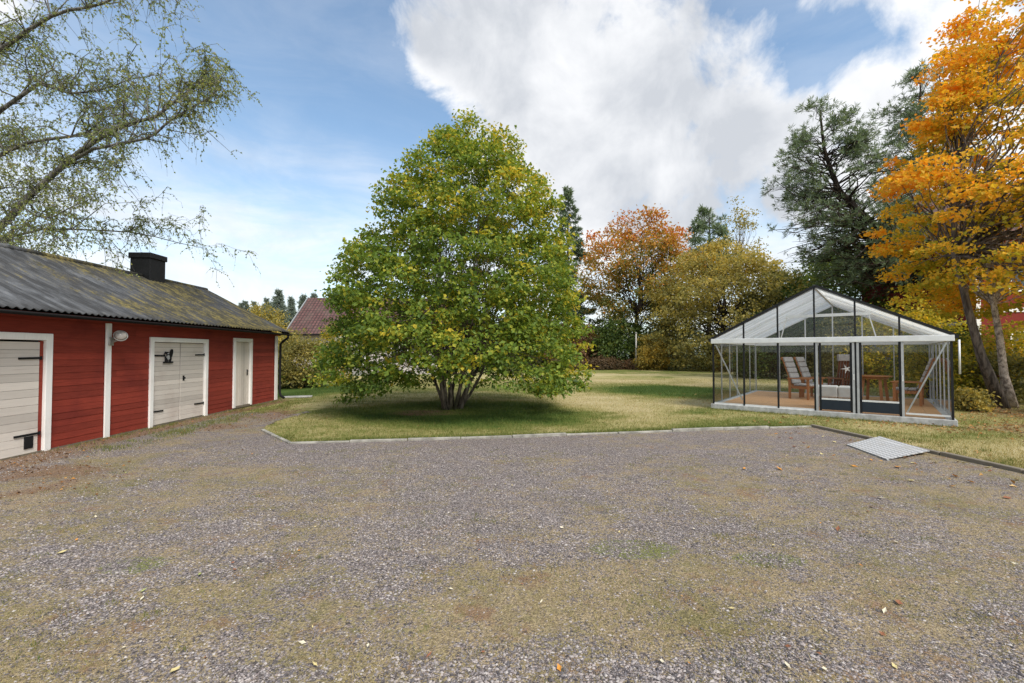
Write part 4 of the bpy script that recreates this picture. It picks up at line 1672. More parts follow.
# ---------------- the birch reaching in from the left
def build_birch():
    g = np.random.default_rng(31)
    bx, by = -15.6, 12.6
    t = empty('birch_tree', (bx, by, 0), 0, 'big birch with dark spreading branches and sparse leaves behind the barn', 'tree')
    base = np.array([bx, by, 0.0])
    mb = MB()
    mains = []

    def add(pts, r0, r1, sides=7):
        p = np.array(pts, float) - base
        # smooth it
        tt = np.linspace(0, len(p) - 1, (len(p) - 1) * 3 + 1)
        q = np.stack([np.interp(tt, np.arange(len(p)), p[:, k]) for k in range(3)], 1)
        q[1:-1] = (q[:-2] + 2 * q[1:-1] + q[2:]) / 4
        q[1:-1] += g.normal(0, 0.02, (len(q) - 2, 3))
        rad = np.linspace(r0, r1, len(q)) * (0.5 if r0 < .4 else 1.0)
        mb.tube(q, rad, sides)
        mains.append((q, rad))
    add([(-15.6, 12.6, -.05), (-15.5, 12.5, 2.0), (-15.3, 12.4, 4.2), (-15.5, 12.5, 7.5), (-15.9, 12.6, 11.5), (-15.7, 12.6, 15.5)], 0.42, 0.06, 10)
    # limbs reaching over the barn towards the lawn
    add([(-15.3, 12.4, 3.9), (-13.6, 12.0, 5.35), (-12.0, 11.9, 6.75), (-10.55, 11.7, 7.65), (-9.35, 11.6, 7.8), (-8.3, 11.5, 8.6), (-7.9, 11.5, 9.0)], 0.20, 0.016)
    add([(-12.0, 11.9, 6.7), (-11.0, 11.6, 7.05), (-9.3, 11.3, 7.1), (-8.5, 11.2, 7.65), (-7.6, 11.2, 8.2), (-7.25, 11.2, 8.8)], 0.10, 0.012)
    add([(-15.4, 12.5, 6.6), (-13.5, 12.3, 7.6), (-11.6, 12.2, 7.7), (-11.3, 12.2, 8.4), (-10.4, 12.2, 8.5)], 0.11, 0.015)
    add([(-15.5, 12.5, 7.6), (-13.7, 12.4, 8.9), (-13.0, 12.2, 9.2), (-12.1, 12.1, 8.7), (-10.7, 11.9, 8.9), (-9.5, 11.8, 9.1)], 0.12, 0.014)
    add([(-15.6, 12.5, 9.6), (-13.9, 12.3, 10.4), (-12.6, 12.0, 10.9), (-11.0, 11.9, 11.1), (-9.6, 11.6, 11.6), (-8.6, 11.4, 11.6)], 0.13, 0.014)
    add([(-15.7, 12.6, 11.2), (-13.8, 12.5, 12.6), (-12.0, 12.4, 13.2), (-10.2, 12.2, 13.0)], 0.10, 0.014)
    add([(-13.2, 12.0, 5.6), (-12.2, 11.6, 5.1), (-11.3, 11.5, 5.5), (-10.5, 11.4, 5.7)], 0.055, 0.01)
    add([(-14.0, 12.0, 5.0), (-12.9, 11.4, 4.3), (-12.3, 11.2, 3.8), (-12.0, 11.2, 3.2)], 0.05, 0.012)
    add([(-15.3, 12.4, 4.4), (-14.0, 13.2, 5.4), (-12.3, 14.3, 5.6), (-10.4, 15.0, 5.2)], 0.09, 0.014)
    add([(-15.3, 12.4, 3.9), (-14.3, 11.7, 4.7), (-13.1, 11.3, 4.6), (-12.2, 11.1, 4.1)], .055, .01)
    add([(-15.4, 12.4, 5.0), (-14.2, 12.0, 6.0), (-13.2, 11.8, 6.1), (-12.2, 11.6, 5.7)], .055, .01)
    # outward on the far sides too
    for k in range(9):
        a = g.uniform(1.8, 5.4)
        z0 = g.uniform(4, 12)
        L = g.uniform(3, 6)
        add([(-15.5, 12.5, z0), (-15.5 + math.cos(a) * L * .5, 12.5 + math.sin(a) * L * .5, z0 + 1.6), (-15.5 + math.cos(a) * L, 12.5 + math.sin(a) * L, z0 + 2.1)], 0.10, 0.012)
    # secondary branches
    sec = []
    for q, rad in mains[1:]:
        L = np.linalg.norm(np.diff(q, axis=0), axis=1).sum()
        for _ in range(int(L * 6.0)):
            j = g.integers(2, len(q))
            d = unit(np.array([g.normal(0.35, .7), g.normal(-.1, .6), g.normal(.3, .6)]))
            l = g.uniform(.5, 1.9) * (.55 if q[j][0] > 6.6 else 1)
            c = curve(q[j], q[j] + d * l, 6, .12 * l, .05 * l, g)
            c[-1, 2] -= .12 * l
            mb.tube(c, np.linspace(min(.02, rad[j] * .6), .004, 6), 4, cap=False)
            sec.append(c)
    # hanging twigs with leaves
    P, A = [], []
    tw = 0
    for c in sec + [m[0] for m in mains[1:]]:
        for _ in range(15):
            p0 = c[g.integers(1, len(c))]
            l = g.uniform(.25, .8)
            d = unit(np.array([g.normal(.2, .5), g.normal(0, .45), g.normal(-.15, .4)]))
            c2 = curve(p0, p0 + d * l * .75, 6, .1 * l, .02, g)
            c2[:, 2] -= .32 * l * np.linspace(0, 1, 6) ** 2
            mb.tube(c2, np.linspace(.0055, .0022, 6), 3, cap=False)
            k = g.integers(3, 10)
            u = g.random(k) * 4.99
            i = u.astype(int)
            P.append(c2[i] + (c2[i + 1] - c2[i]) * (u - i)[:, None])
            A.append(np.tile(d, (k, 1)))
            tw += 1
    P, A = np.concatenate(P), np.concatenate(A)
    n = len(P)
    ax = unit(A * .5 + g.normal(0, .7, (n, 3)) + np.array([0, 0, -.7]))
    nr = unit(g.normal(0, 1, (n, 3)) + np.array([0, 0, .4]))
    V, F = leaf_quads(P, ax, nr, g.uniform(.04, .068, n), .4)
    tint = np.clip(.42 + .5 * (fbm(P * .6, 61, 3) - .5) + .2 * g.normal(0, 1, n), 0, 1)
    finish_tree(t, mb, 'bark_birch', V, F, tint, 'leaf_birch')


build_birch()


# ---------------- conifers
def needle_tufts(P, D, k, L, w, g):
    """spiky tufts: k thin blades from each point, mostly along D"""
    n = len(P)
    idx = np.repeat(np.arange(n), k)
    d = unit(D[idx] * .75 + g.normal(0, .62, (n * k, 3)))
    l = L * g.uniform(.65, 1.2, n * k)
    s = unit(np.cross(d, g.normal(0, 1, (n * k, 3)))) * w
    b = P[idx]
    m = b + d * l[:, None] * .5
    V = np.stack([b, m + s, b + d * l[:, None], m - s], 1).reshape(-1, 3)
    i = np.arange(n * k)[:, None] * 4
    F = np.concatenate([i + np.array([[0, 1, 2]]), i + np.array([[0, 2, 3]])], 1).reshape(-1, 3)
    return V, F, idx


def pine(name, label, base, trunk_pts, r0, profile, axis_pt, nb, seed, L=.2, w=.011, k=16, per=9, group=None, leaf='needle', keep=None):
    """trunk_pts relative to base; profile (z, r) about axis_pt(z)"""
    g = np.random.default_rng(seed)
    t = empty(name, (base[0], base[1], 0), 0, label, 'tree', group)
    mb = MB()
    c = np.array(trunk_pts, float)
    tt = np.linspace(0, len(c) - 1, 44)
    c = np.stack([np.interp(tt, np.arange(len(c)), c[:, j]) for j in range(3)], 1)
    for _ in range(4):
        c[1:-1] = (c[:-2] + 2 * c[1:-1] + c[2:]) / 4
    c[1:-1] += g.normal(0, .012, (42, 3))
    rad = r0 * (1 - .88 * np.linspace(0, 1, 44))
    mb.tube(c, rad, 8)
    ends, O = sample_crown(profile, lambda z: axis_pt(z)[0], lambda z: axis_pt(z)[1], nb, g, .4, seed, .35, .5, .49, 1.2)
    P, D = [], []
    for i, e in enumerate(ends):
        j = int(np.argmin(abs(c[:, 2] - (e[2] - .25 * abs(e[0] - axis_pt(e[2])[0]) - .3)) + .3 * np.linalg.norm(c[:, :2] - e[:2], axis=1)))
        l = np.linalg.norm(e - c[j])
        q = curve(c[j], e, 7, .10 * l, .05 * l, g)
        mb.tube(q, np.linspace(min(.32 * rad[j], .010 * l + .008), .007, 7), 5, cap=False)
        dirq = unit(q[-1] - q[-3])
        for _ in range(per):
            # side twigs near the end
            s = g.uniform(.45, 1.0)
            p = q[int(s * 6)]
            dd = unit(dirq + g.normal(0, .75, 3) + np.array([0, 0, .35]))
            ll = g.uniform(.12, .55)
            mb.tube(np.stack([p, p + dd * ll]), np.array([.009, .005]), 3, cap=False)
            P.append(p + dd * ll)
            D.append(dd)
    P, D = np.array(P), np.array(D)
    V, F, idx = needle_tufts(P, unit(D + np.array([0, 0, .4])), k, L, w, g)
    tint = np.clip(.45 + .25 * (g.random(len(P))[idx] - .5) + .16 * g.normal(0, 1, len(idx)), 0, 1)
    finish_tree(t, mb, 'bark_dark', V, F, tint, leaf)
    return t


# leaning pine behind the greenhouse
def _ax(z):
    return np.interp(z, [3, 7, 11, 15.6], [-3.0, -5.3, -6.7, -7.2]), np.interp(z, [3, 15], [0, 0])


pine('pine_tree', 'dark leaning pine with open tufted crown behind the greenhouse', (24.6, 25.0),
     [(0, 0, -.05), (-.6, 0, 3.0), (-2.0, 0, 6.9), (-4.4, 0, 8.9), (-6.2, 0, 10.7), (-7.0, 0, 13.0), (-7.2, 0, 15.4)], .34,
     [(5.0, 2.2), (6.5, 3.6), (8.5, 4.2), (11, 3.9), (13.5, 2.7), (15.3, 1.2), (15.9, .2)], _ax, 300, 401, L=.30, w=.016, k=15, per=9)
pine('pine_tree', 'dark upright pine rising behind the orange maple crown', (27.0, 29.0),
     [(0, 0, -.05), (0, 0, 6), (-.3, 0, 13), (-.2, 0, 19.3)], .36,
     [(8, 1.5), (11, 3.0), (15, 3.3), (18, 2.7), (19.8, 1.5), (20.6, .5)], lambda z: (-.3 * np.ones_like(z), 0 * z), 230, 403, L=.33, w=.018, k=14, per=8)
pine('pine_tree', 'far pine top showing above the red-topped maple and olive tree', (28.6, 65.0),
     [(0, 0, -.05), (0, 0, 8), (.3, 0, 16), (.2, 0, 22.5)], .4,
     [(11, 2), (15, 3.6), (19, 3.6), (21.5, 2.4), (23, .5)], lambda z: (0.2 + 0 * z, 0 * z), 120, 405, L=.7, w=.055, k=12, per=6)


def spruce(name, label, base, H, Rm, seed, group=None, leaf='needle'):
    g = np.random.default_rng(seed)
    t = empty(name, (base[0], base[1], 0), 0, label, 'tree', group)
    mb = MB()
    mb.tube(curve((0, 0, -.05), (0, 0, H), 8, 0, .02, g), np.linspace(.012 * H, .02, 8), 7)
    P, D = [], []
    z = H * .06
    while z < H * .98:
        f = 1 - z / H
        for b in range(g.integers(4, 7)):
            a = g.random() * 6.283
            rr = Rm * f ** .85 * g.uniform(.5, 1.2) + .12
            zz = z + g.uniform(-.2, .2)
            e = np.array([math.cos(a) * rr, math.sin(a) * rr, zz - .32 * rr + .1])
            q = curve((0, 0, zz), e, 6, .05 * rr, .03, g)
            q[-1, 2] += .16 * rr
            mb.tube(q, np.linspace(.045, .012, 6), 3, cap=False)
            m = max(3, int(rr * 7))
            s = np.sqrt(g.uniform(.04, 1, m)) * 4.99
            i = s.astype(int)
            sp = np.array([1, 1, .25]) * (.05 + .13 * rr * (1 - s / 5.5))[:, None]
            P.append(q[i] + (q[i + 1] - q[i]) * (s - i)[:, None] + g.normal(0, 1, (m, 3)) * sp)
            D.append(unit(np.tile(e * np.array([1, 1, 0]), (m, 1)) / (rr + .1) + np.array([0, 0, -.7]) + g.normal(0, .3, (m, 3))))
        z += H * .03 * (.55 + .75 * f)
    P, D = np.concatenate(P), np.concatenate(D)
    V, F, idx = needle_tufts(P, D, 9, .55, .05, g)
    tint = np.clip(.3 + .2 * g.normal(0, 1, len(idx)), 0, 1)
    finish_tree(t, mb, 'bark_dark', V, F, tint, leaf)
    return t


spruce('spruce_tree', 'tall dark narrow spruce just right of the lime tree', (6.9, 55.0), 22.3, 5.0, 411)

# ---------------- back row beyond the lawn
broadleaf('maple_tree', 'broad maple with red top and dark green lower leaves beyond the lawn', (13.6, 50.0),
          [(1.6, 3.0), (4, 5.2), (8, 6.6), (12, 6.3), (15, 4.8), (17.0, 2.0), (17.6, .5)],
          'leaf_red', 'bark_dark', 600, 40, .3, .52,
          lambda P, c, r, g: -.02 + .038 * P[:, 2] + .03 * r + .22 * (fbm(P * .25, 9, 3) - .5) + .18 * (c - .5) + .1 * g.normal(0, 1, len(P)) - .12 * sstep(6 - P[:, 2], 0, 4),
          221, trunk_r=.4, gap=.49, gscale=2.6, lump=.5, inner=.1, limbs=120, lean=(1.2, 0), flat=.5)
broadleaf('oak_tree', 'wide olive and gold tree with foliage to the ground behind the greenhouse', (20.4, 43.0),
          [(0.2, 5.2), (1.5, 6.4), (4, 7.4), (7, 6.9), (9.5, 5.2), (11.5, 2.8), (12.4, .6)],
          'leaf_olive', 'bark_dark', 1050, 42, .25, .42,
          lambda P, c, r, g: .26 + .03 * P[:, 2] + .25 * (fbm(P * .3, 19, 3) - .5) + .3 * (c - .5) + .14 * g.normal(0, 1, len(P)),
          223, trunk_r=.35, lump=.6, inner=.3, limbs=120, flat=.5, gap=.45, gscale=1.8)
broadleaf('aspen_tree', 'thin half-bare tree with few yellow leaves above the olive tree', (27.6, 54.0),
          [(6, 1.5), (10, 2.6), (15, 2.6), (18.5, 1.8), (20.5, .5)],
          'leaf_olive', 'bark_grey', 110, 22, .26, .45,
          lambda P, c, r, g: .5 + .3 * (c - .5) + .15 * g.normal(0, 1, len(P)),
          225, trunk_r=.2, lump=.3, inner=.2, limbs=110, gap=.4, fork=.5)


def bush(name, label, base, h, r, leaf, n, seed, size=.12, spread=.22, tint=(.45, .3), group=None, cat='bush', k=36, zlow=.1, trunk_r=.05, stems=5):
    return broadleaf(name, label, base, [(zlow, r * .75), (h * .3, r), (h * .6, r * .9), (h * .85, r * .55), (h, r * .1)],
                     leaf, 'bark_dark', n, k, size, spread,
                     lambda P, c, q, g: tint[0] + tint[1] * (c - .5) + .22 * (fbm(P * .8, seed, 3) - .5) + .14 * g.normal(0, 1, len(P)),
                     seed, trunk_r=trunk_r, stems=stems, fan=r * .5, lump=.6, gap=.40, gscale=max(.35, r * .3), inner=.3, limbs=40, group=group, cat=cat)


bush('bush', 'rounded olive bush leaning against the far barn corner', (-10.35, 21.6), 2.75, 1.3, 'leaf_olive', 260, 231, .11, .2, (.34, .35))
bush('bush', 'dark green low bush at the foot of the olive bush by the barn', (-11.6, 20.2), 1.7, 1.0, 'leaf_green', 140, 233, .1, .18, (.4, .3))
bush('small_tree', 'yellowing small tree showing above the barn roof end', (-15.6, 28.0), 4.7, 2.0, 'leaf_olive', 260, 235, .14, .26, (.55, .35), cat='tree')
bush('small_tree', 'yellow-green young tree between house and lime tree', (-10.9, 27.5), 3.4, 1.1, 'leaf_yellow', 130, 237, .12, .22, (.35, .4), cat='tree')
bush('bush', 'yellow-green bush at the trunk of the red-topped maple', (13.4, 42.8), 3.6, 1.6, 'leaf_olive', 170, 239, .19, .3, (.7, .4))
bush('bush', 'dark green bush under the red-topped maple', (11.3, 46.5), 5.2, 3.0, 'leaf_green', 260, 241, .26, .45, (.3, .3))
bush('bush', 'orange brown bush left of the red-topped maple', (6.6, 47.0), 5.0, 2.6, 'leaf_brown', 200, 243, .24, .4, (.6, .4))
bush('bush', 'yellow bush glimpsed right behind the lime tree', (8.4, 50.0), 4.2, 2.0, 'leaf_yellow', 150, 245, .24, .4, (.5, .35))
bush('bush', 'tall green thicket bush between lime tree and spruce', (3.2, 52.0), 6.5, 3.4, 'leaf_green', 260, 247, .28, .5, (.4, .3))
bush('bush', 'mixed green bush directly behind the lime tree stems', (-2.5, 53.0), 5.5, 3.6, 'leaf_green', 240, 249, .28, .5, (.45, .35))
bush('bush', 'low reddish brown twiggy heap at the lawn edge', (8.8, 43.5), 1.1, 1.6, 'leaf_brown', 120, 251, .16, .3, (.3, .4), zlow=.05)
bush('bush', 'low brown twiggy heap in front of the grey fence', (12.0, 43.8), 0.95, 1.3, 'leaf_brown', 110, 253, .16, .3, (.5, .4), zlow=.05)
bush('bush', 'low brown weedy heap at the lawn edge behind the lime', (5.4, 43.2), 0.8, 1.9, 'leaf_brown', 110, 255, .16, .3, (.2, .4), zlow=.05)
# growth behind and beside the greenhouse
bush('bush', 'dark green bush behind the greenhouse left corner', (17.2, 29.5), 4.4, 2.4, 'leaf_green', 320, 257, .16, .3, (.3, .3))
bush('bush', 'olive bush behind the middle of the greenhouse', (19.6, 25.6), 4.2, 2.2, 'leaf_olive', 300, 259, .15, .28, (.3, .35))
bush('bush', 'yellow maple bush behind the right half of the greenhouse', (18.7, 21.2), 4.4, 2.0, 'leaf_yellow', 260, 261, .15, .28, (.35, .45))
bush('bush', 'green bush behind the greenhouse right corner', (16.9, 17.6), 2.7, 1.3, 'leaf_green', 200, 263, .12, .22, (.5, .4))
bush('bush', 'yellow leafed bush between greenhouse corner and leaning trunk', (14.7, 15.6), 2.4, 1.0, 'leaf_yellow', 130, 265, .12, .2, (.35, .5))
bush('bush', 'muted yellow-green low bush right of the greenhouse corner', (13.2, 13.0), .6, .4, 'leaf_olive', 45, 267, .09, .14, (.55, .5), zlow=.05)
bush('bush', 'straggly brown-green undergrowth bush between the two trunks', (16.5, 15.3), 1.7, 1.0, 'leaf_olive', 140, 269, .12, .2, (.3, .4))
bush('bush', 'yellow bush behind the pale trunk at the right edge', (18.0, 16.3), 2.8, 1.6, 'leaf_yellow', 190, 271, .13, .24, (.4, .45))
bush('bush', 'dull green bush at the right edge of the lawn', (15.4, 11.9), 1.0, .9, 'leaf_olive', 90, 273, .1, .16, (.25, .4), zlow=.05)
broadleaf('oak_tree', 'green tree filling the gap behind the leaning pine', (27.5, 38.0), [(.5, 3.5), (3, 5), (6, 5), (9, 3.5), (10.5, 1)],
          'leaf_green', 'bark_dark', 420, 40, .26, .5, lambda P, c, r, g: .35 + .3 * (c - .5) + .12 * g.normal(0, 1, len(P)), 275, lump=.3, limbs=40)
broadleaf('oak_tree', 'low olive green tree between the wide gold tree and the leaning pine', (24.4, 41.0), [(.3, 3.0), (2, 3.8), (5, 3.9), (7.5, 2.8), (9.2, .6)],
          'leaf_olive', 'bark_dark', 360, 40, .24, .42, lambda P, c, r, g: .22 + .35 * (c - .5) + .12 * g.normal(0, 1, len(P)), 279, lump=.5, gap=.42, limbs=40)
broadleaf('oak_tree', 'green tree standing left of the red house', (22.2, 29.5), [(.5, 2.0), (2, 2.8), (5, 3.0), (7.4, 1.8), (8.6, .4)],
          'leaf_green', 'bark_dark', 360, 40, .2, .36, lambda P, c, r, g: .4 + .4 * (c - .5) + .14 * g.normal(0, 1, len(P)), 277, lump=.3, limbs=40)


# ---------------- distant pines over the barn roof: one built, the others copied
def distant_row():
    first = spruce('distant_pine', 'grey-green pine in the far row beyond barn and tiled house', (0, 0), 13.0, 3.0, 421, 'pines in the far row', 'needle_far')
    g = np.random.default_rng(5)
    px = [-61.5, -57.5, -54.3, -51.6, -49, -46.8, -43.5, -39.5, -63, -59, -55.5, -53, -50, -48, -45, -42, -36, -33, -57, -54, -51.5, -49.3, -46.5, -43.5, -41, -38, -34.5, -31, -27.5, -61, -65, -24, -20, -69, -15, -11, -6, -1]
    for i, x in enumerate(px):
        if i == 0:
            o = first
        else:
            o = first.copy()
            COL.objects.link(o)
            for ch in list(first.children):
                c = ch.copy()
                c.parent = o
                COL.objects.link(c)
        o.location = (x + g.normal(0, .4), 97 + g.normal(0, 5), 0)
        s = g.uniform(.78, 1.12)
        o.scale = (s * g.uniform(.9, 1.2), s, s)
        o.rotation_euler = (0, 0, g.random() * 6.28)


distant_row()


def far_wood():
    g = np.random.default_rng(77)
    n = 2600
    a = g.uniform(R(-100), R(100), n)
    d = g.uniform(120, 170, n)
    x, y = np.sin(a) * d, np.cos(a) * d
    h = 6 + 7 * fbm(np.stack([a * 14, d * .03], 1), 3, 4)
    z = g.uniform(.0, 1, n) ** .8 * h
    C = np.stack([x, y, z], 1)
    O = unit(np.stack([-x, -y, np.full(n, 40.)], 1))
    P, ax, nr, L, idx = leaves_at(C, O, 14, 1.5, 1.3, .8, g=g)
    P[:, 2] = np.maximum(P[:, 2], .1)
    V, F = leaf_quads(P, ax, nr, L)
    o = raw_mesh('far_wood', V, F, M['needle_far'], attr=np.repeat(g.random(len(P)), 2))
    tag(o, kind='stuff')


far_wood()


# ------------------------------------------------------------------ houses
def house_box(mb, x0, x1, y0, y1, ze, zr, along='x'):
    if along == 'x':
        ym = (y0 + y1) / 2
        V = [(x0, y0, 0), (x1, y0, 0), (x1, y1, 0), (x0, y1, 0), (x0, y0, ze), (x1, y0, ze), (x1, y1, ze), (x0, y1, ze), (x0, ym, zr), (x1, ym, zr)]
        F = [(0, 1, 5, 4), (2, 3, 7, 6), (3, 0, 4, 8, 7), (1, 2, 6, 9, 5)]
    else:
        xm = (x0 + x1) / 2
        V = [(x0, y0, 0), (x1, y0, 0), (x1, y1, 0), (x0, y1, 0), (x0, y0, ze), (x1, y0, ze), (x1, y1, ze), (x0, y1, ze), (xm, y0, zr), (xm, y1, zr)]
        F = [(1, 2, 6, 5), (3, 0, 4, 7), (0, 1, 5, 8, 4), (2, 3, 7, 9, 6)]
    mb.add(V, F)


def window(par, x0, x1, z0, z1, y, tw=.1, bars=(1, 1)):
    mb = MB()
    for b in ((x0 - tw, x0, z0 - tw, z1 + tw), (x1, x1 + tw, z0 - tw, z1 + tw), (x0, x1, z0 - tw, z0), (x0, x1, z1, z1 + tw)):
        mb.box(b[0], b[1], y - .05, y + .02, b[2], b[3])
    for k in range(bars[0]):
        xx = x0 + (x1 - x0) * (k + 1) / (bars[0] + 1)
        mb.box(xx - .025, xx + .025, y - .035, y + .01, z0, z1)
    for k in range(bars[1]):
        zz = z0 + (z1 - z0) * (k + 1) / (bars[1] + 1)
        mb.box(x0, x1, y - .03, y + .01, zz - .02, zz + .02)
    w = mb.build('window', M['white_trim'], par)
    mb = MB()
    mb.box(x0, x1, y - .02, y - .005, z0, z1)
    mb.build('pane', M['window_dark'], w)


def slope(x0, x1, y0, z0, y1, z1, th=.08):
    """one roof plane as a slab, in its own frame: x along, y up the slope"""
    L = math.hypot(y1 - y0, z1 - z0)
    mb = MB()
    mb.box(0, x1 - x0, 0, L, 0, th)
    return mb, (x0, y0, z0), math.atan2(z1 - z0, y1 - y0)


def build_tiled_house():
    t = empty('house', (-16.6, 34.0, 0), R(2), 'low pale house with purple-red tiled roof half hidden by the lime', 'house')
    x1, d = 11.0, 7.4
    mb = MB()
    house_box(mb, 0, x1, 0, d, 3.25, 6.15)
    mb.build('wall', M['pale_wall'], t)
    for y0, s in ((-.45, 1), (d + .45, -1)):
        mb, loc, ang = slope(-.4, x1 + .4, y0, 3.0, d / 2, 6.2)
        o = mb.build('roof', M['tile_roof'], t)
        if s == 1:
            o.location = loc
            o.rotation_euler = (ang, 0, 0)
        else:
            o.location = (x1 + .4, y0, 3.0)
            o.rotation_euler = (math.atan2(3.2, d / 2 + .45), 0, math.pi)
    mb = MB()
    mb.bar((-.45, -.5, 3.04), (-.45, d / 2, 6.28), .05, .18)
    mb.bar((-.45, d + .5, 3.04), (-.45, d / 2, 6.28), .05, .18)
    mb.build('bargeboard', M['alu_grey'], t)
    mb = MB()
    mb.box(-.4, x1 + .4, -.5, -.40, 2.93, 3.03)
    mb.build('gutter', M['black_iron'], t)
    window(t, 1.0, 2.1, 1.1, 2.3, -.01)
    window(t, 3.0, 3.9, 1.1, 2.5, -.01, bars=(0, 0))
    window(t, 7.4, 8.6, 1.1, 2.3, -.01)
    # porch with a white gable and grey steps
    mb = MB()
    mb.box(4.25, 5.25, -.05, .02, .55, 2.55)
    mb.build('door', M['white_trim'], t)
    mb = MB()
    mb.add([(3.6, -1.5, 2.75), (5.9, -1.5, 2.75), (4.75, -1.5, 3.45), (3.6, -1.45, 2.75), (5.9, -1.45, 2.75), (4.75, -1.45, 3.45)], [(0, 1, 2), (3, 5, 4), (0, 2, 5, 3), (1, 4, 5, 2), (0, 3, 4, 1)])
    mb.box(3.65, 3.80, -1.5, -1.36, .55, 2.75)
    mb.box(5.70, 5.85, -1.5, -1.36, .55, 2.75)
    mb.build('porch_gable', M['white_trim'], t)
    mb = MB()
    mb.add([(3.5, -1.7, 2.72), (4.75, -1.7, 3.5), (4.75, .0, 3.5), (3.5, .0, 2.72)], [(0, 1, 2, 3)])
    mb.add([(6.0, -1.7, 2.72), (4.75, -1.7, 3.5), (4.75, .0, 3.5), (6.0, .0, 2.72)], [(3, 2, 1, 0)])
    mb.build('porch_roof', M['alu_grey'], t)
    mb = MB()
    for k in range(4):
        mb.box(3.6, 5.9, -1.6 - .3 * (3 - k), -.01, .0 + k * .14, .14 * (k + 1))
    mb.build('steps', M['stone_step'], t)


def build_red_house():
    t = empty('house', (21.8, 21.0, 0), R(-10), 'tall red wooden house with white corners behind the right maples', 'house')
    x1, d = 11.0, 9.0
    mb = MB()
    house_box(mb, 0, x1, 0, d, 7.2, 10.4)
    mb.build('wall', M['house_red'], t)
    for y0, s in ((-.4, 1), (d + .4, -1)):
        mb, loc, ang = slope(-.4, x1 + .4, y0, 7.0, d / 2, 10.5)
        o = mb.build('roof', M['tile_roof'], t)
        if s == 1:
            o.location = loc
            o.rotation_euler = (ang, 0, 0)
        else:
            o.location = (x1 + .4, y0, 7.0)
            o.rotation_euler = (math.atan2(3.5, d / 2 + .4), 0, math.pi)
    for a in (0.0, x1 - .16):
        mb = MB()
        mb.box(a - .01, a + .17, -.03, .02, .3, 7.1)
        mb.build('corner_board', M['white_trim'], t)
    mb = MB()
    mb.box(.17, x1 - .17, -.035, .01, 3.55, 3.75)
    mb.build('band_board', M['white_trim'], t)
    for a in (1.4, 4.4, 7.6):
        window(t, a, a + 1.1, 4.6, 6.1, -.012)
        window(t, a, a + 1.1, 1.2, 2.6, -.012)
    mb = MB()
    mb.box(-.02, x1 + .02, -.02, d, 0, .3)
    mb.build('plinth', M['stone_step'], t)
    # glazed porch with dark roof
    mb = MB()
    mb.box(-2.9, -.02, .5, 3.5, 0, 1.2)
    p = mb.build('porch', M['house_red'], t)
    mb = MB()
    mb.box(-2.86, -.03, .54, 3.46, 1.2, 2.5)
    mb.build('glazing', M['alu_grey'], p)
    mb = MB()
    mb.add([(-3.2, .2, 2.5), (0, .2, 3.1), (0, 3.8, 3.1), (-3.2, 3.8, 2.5), (-3.2, .2, 2.62), (0, .2, 3.22), (0, 3.8, 3.22), (-3.2, 3.8, 2.62)],
           [(0, 3, 2, 1), (4, 5, 6, 7), (0, 1, 5, 4), (1, 2, 6, 5), (2, 3, 7, 6), (3, 0, 4, 7)])
    mb.build('porch_roof', M['grey_roof'], p)


build_tiled_house()
build_red_house()


# ------------------------------------------------------------------ small things
def build_small():
    # tread-plate ramp over the kerb
    t = empty('ramp', (6.48, 7.83, 0), math.atan2(-1.26, -.21) + math.pi / 2, 'grey steel tread plate laid over the kerb on the gravel', 'ramp')
    pts = [(6.06, 8.15), (7.11, 8.70), (6.90, 7.44), (5.85, 7.03)]
    c, s = math.cos(-t.rotation_euler[2]), math.sin(-t.rotation_euler[2])
    loc = [((x - 6.48) * c - (y - 7.83) * s, (x - 6.48) * s + (y - 7.83) * c) for x, y in pts]
    zz = [.02, .062, .062, .02]
    V = [(a, b, z) for (a, b), z in zip(loc, zz)] + [(a, b, z + .012) for (a, b), z in zip(loc, zz)]
    mb = MB()
    mb.add(V, [(0, 1, 2, 3), (7, 6, 5, 4), (0, 4, 5, 1), (1, 5, 6, 2), (2, 6, 7, 3), (3, 7, 4, 0)])
    mb.build('plate', M['tread_plate'], t)
    mb = MB()
    a, b = Vector(V[0]), Vector(V[3])
    mb.bar(a + Vector((.02, 0, -.012)), b + Vector((.02, 0, -.012)), .03, .02)
    mb.build('edge_strip', M['alu_grey'], t)
    # grey fence and pale pole at the back of the lawn
    t = empty('fence', (14.2, 45.5, 0), R(4), 'low grey wooden fence under the red-topped maple', 'fence')
    for k in range(6):
        mb = MB()
        mb.box(k * 1.6 - .05, k * 1.6 + .05, -.05, .05, 0, 1.15)
        mb.build('post', M['fence_grey'], t)
    for z in (.35, .65, .95):
        mb = MB()
        mb.box(-.2, 8.2, -.075, -.052, z, z + .13)
        mb.build('rail', M['fence_grey'], t)
    t = empty('pole', (11.9, 43.0, 0), 0, 'pale slender pole in front of the red-topped maple', 'pole')
    mb = MB()
    mb.tube([(0, 0, 0), (0.02, 0, 3.5)], [.09, .07], 8)
    mb.build('shaft', M['fence_grey'], t, smooth=True)
    mb = MB()
    mb.lathe([(.12, 0), (.12, .03), (.02, .08)], (0.02, 0, 3.5), 8)
    mb.build('cap', M['fence_grey'], t)


build_small()


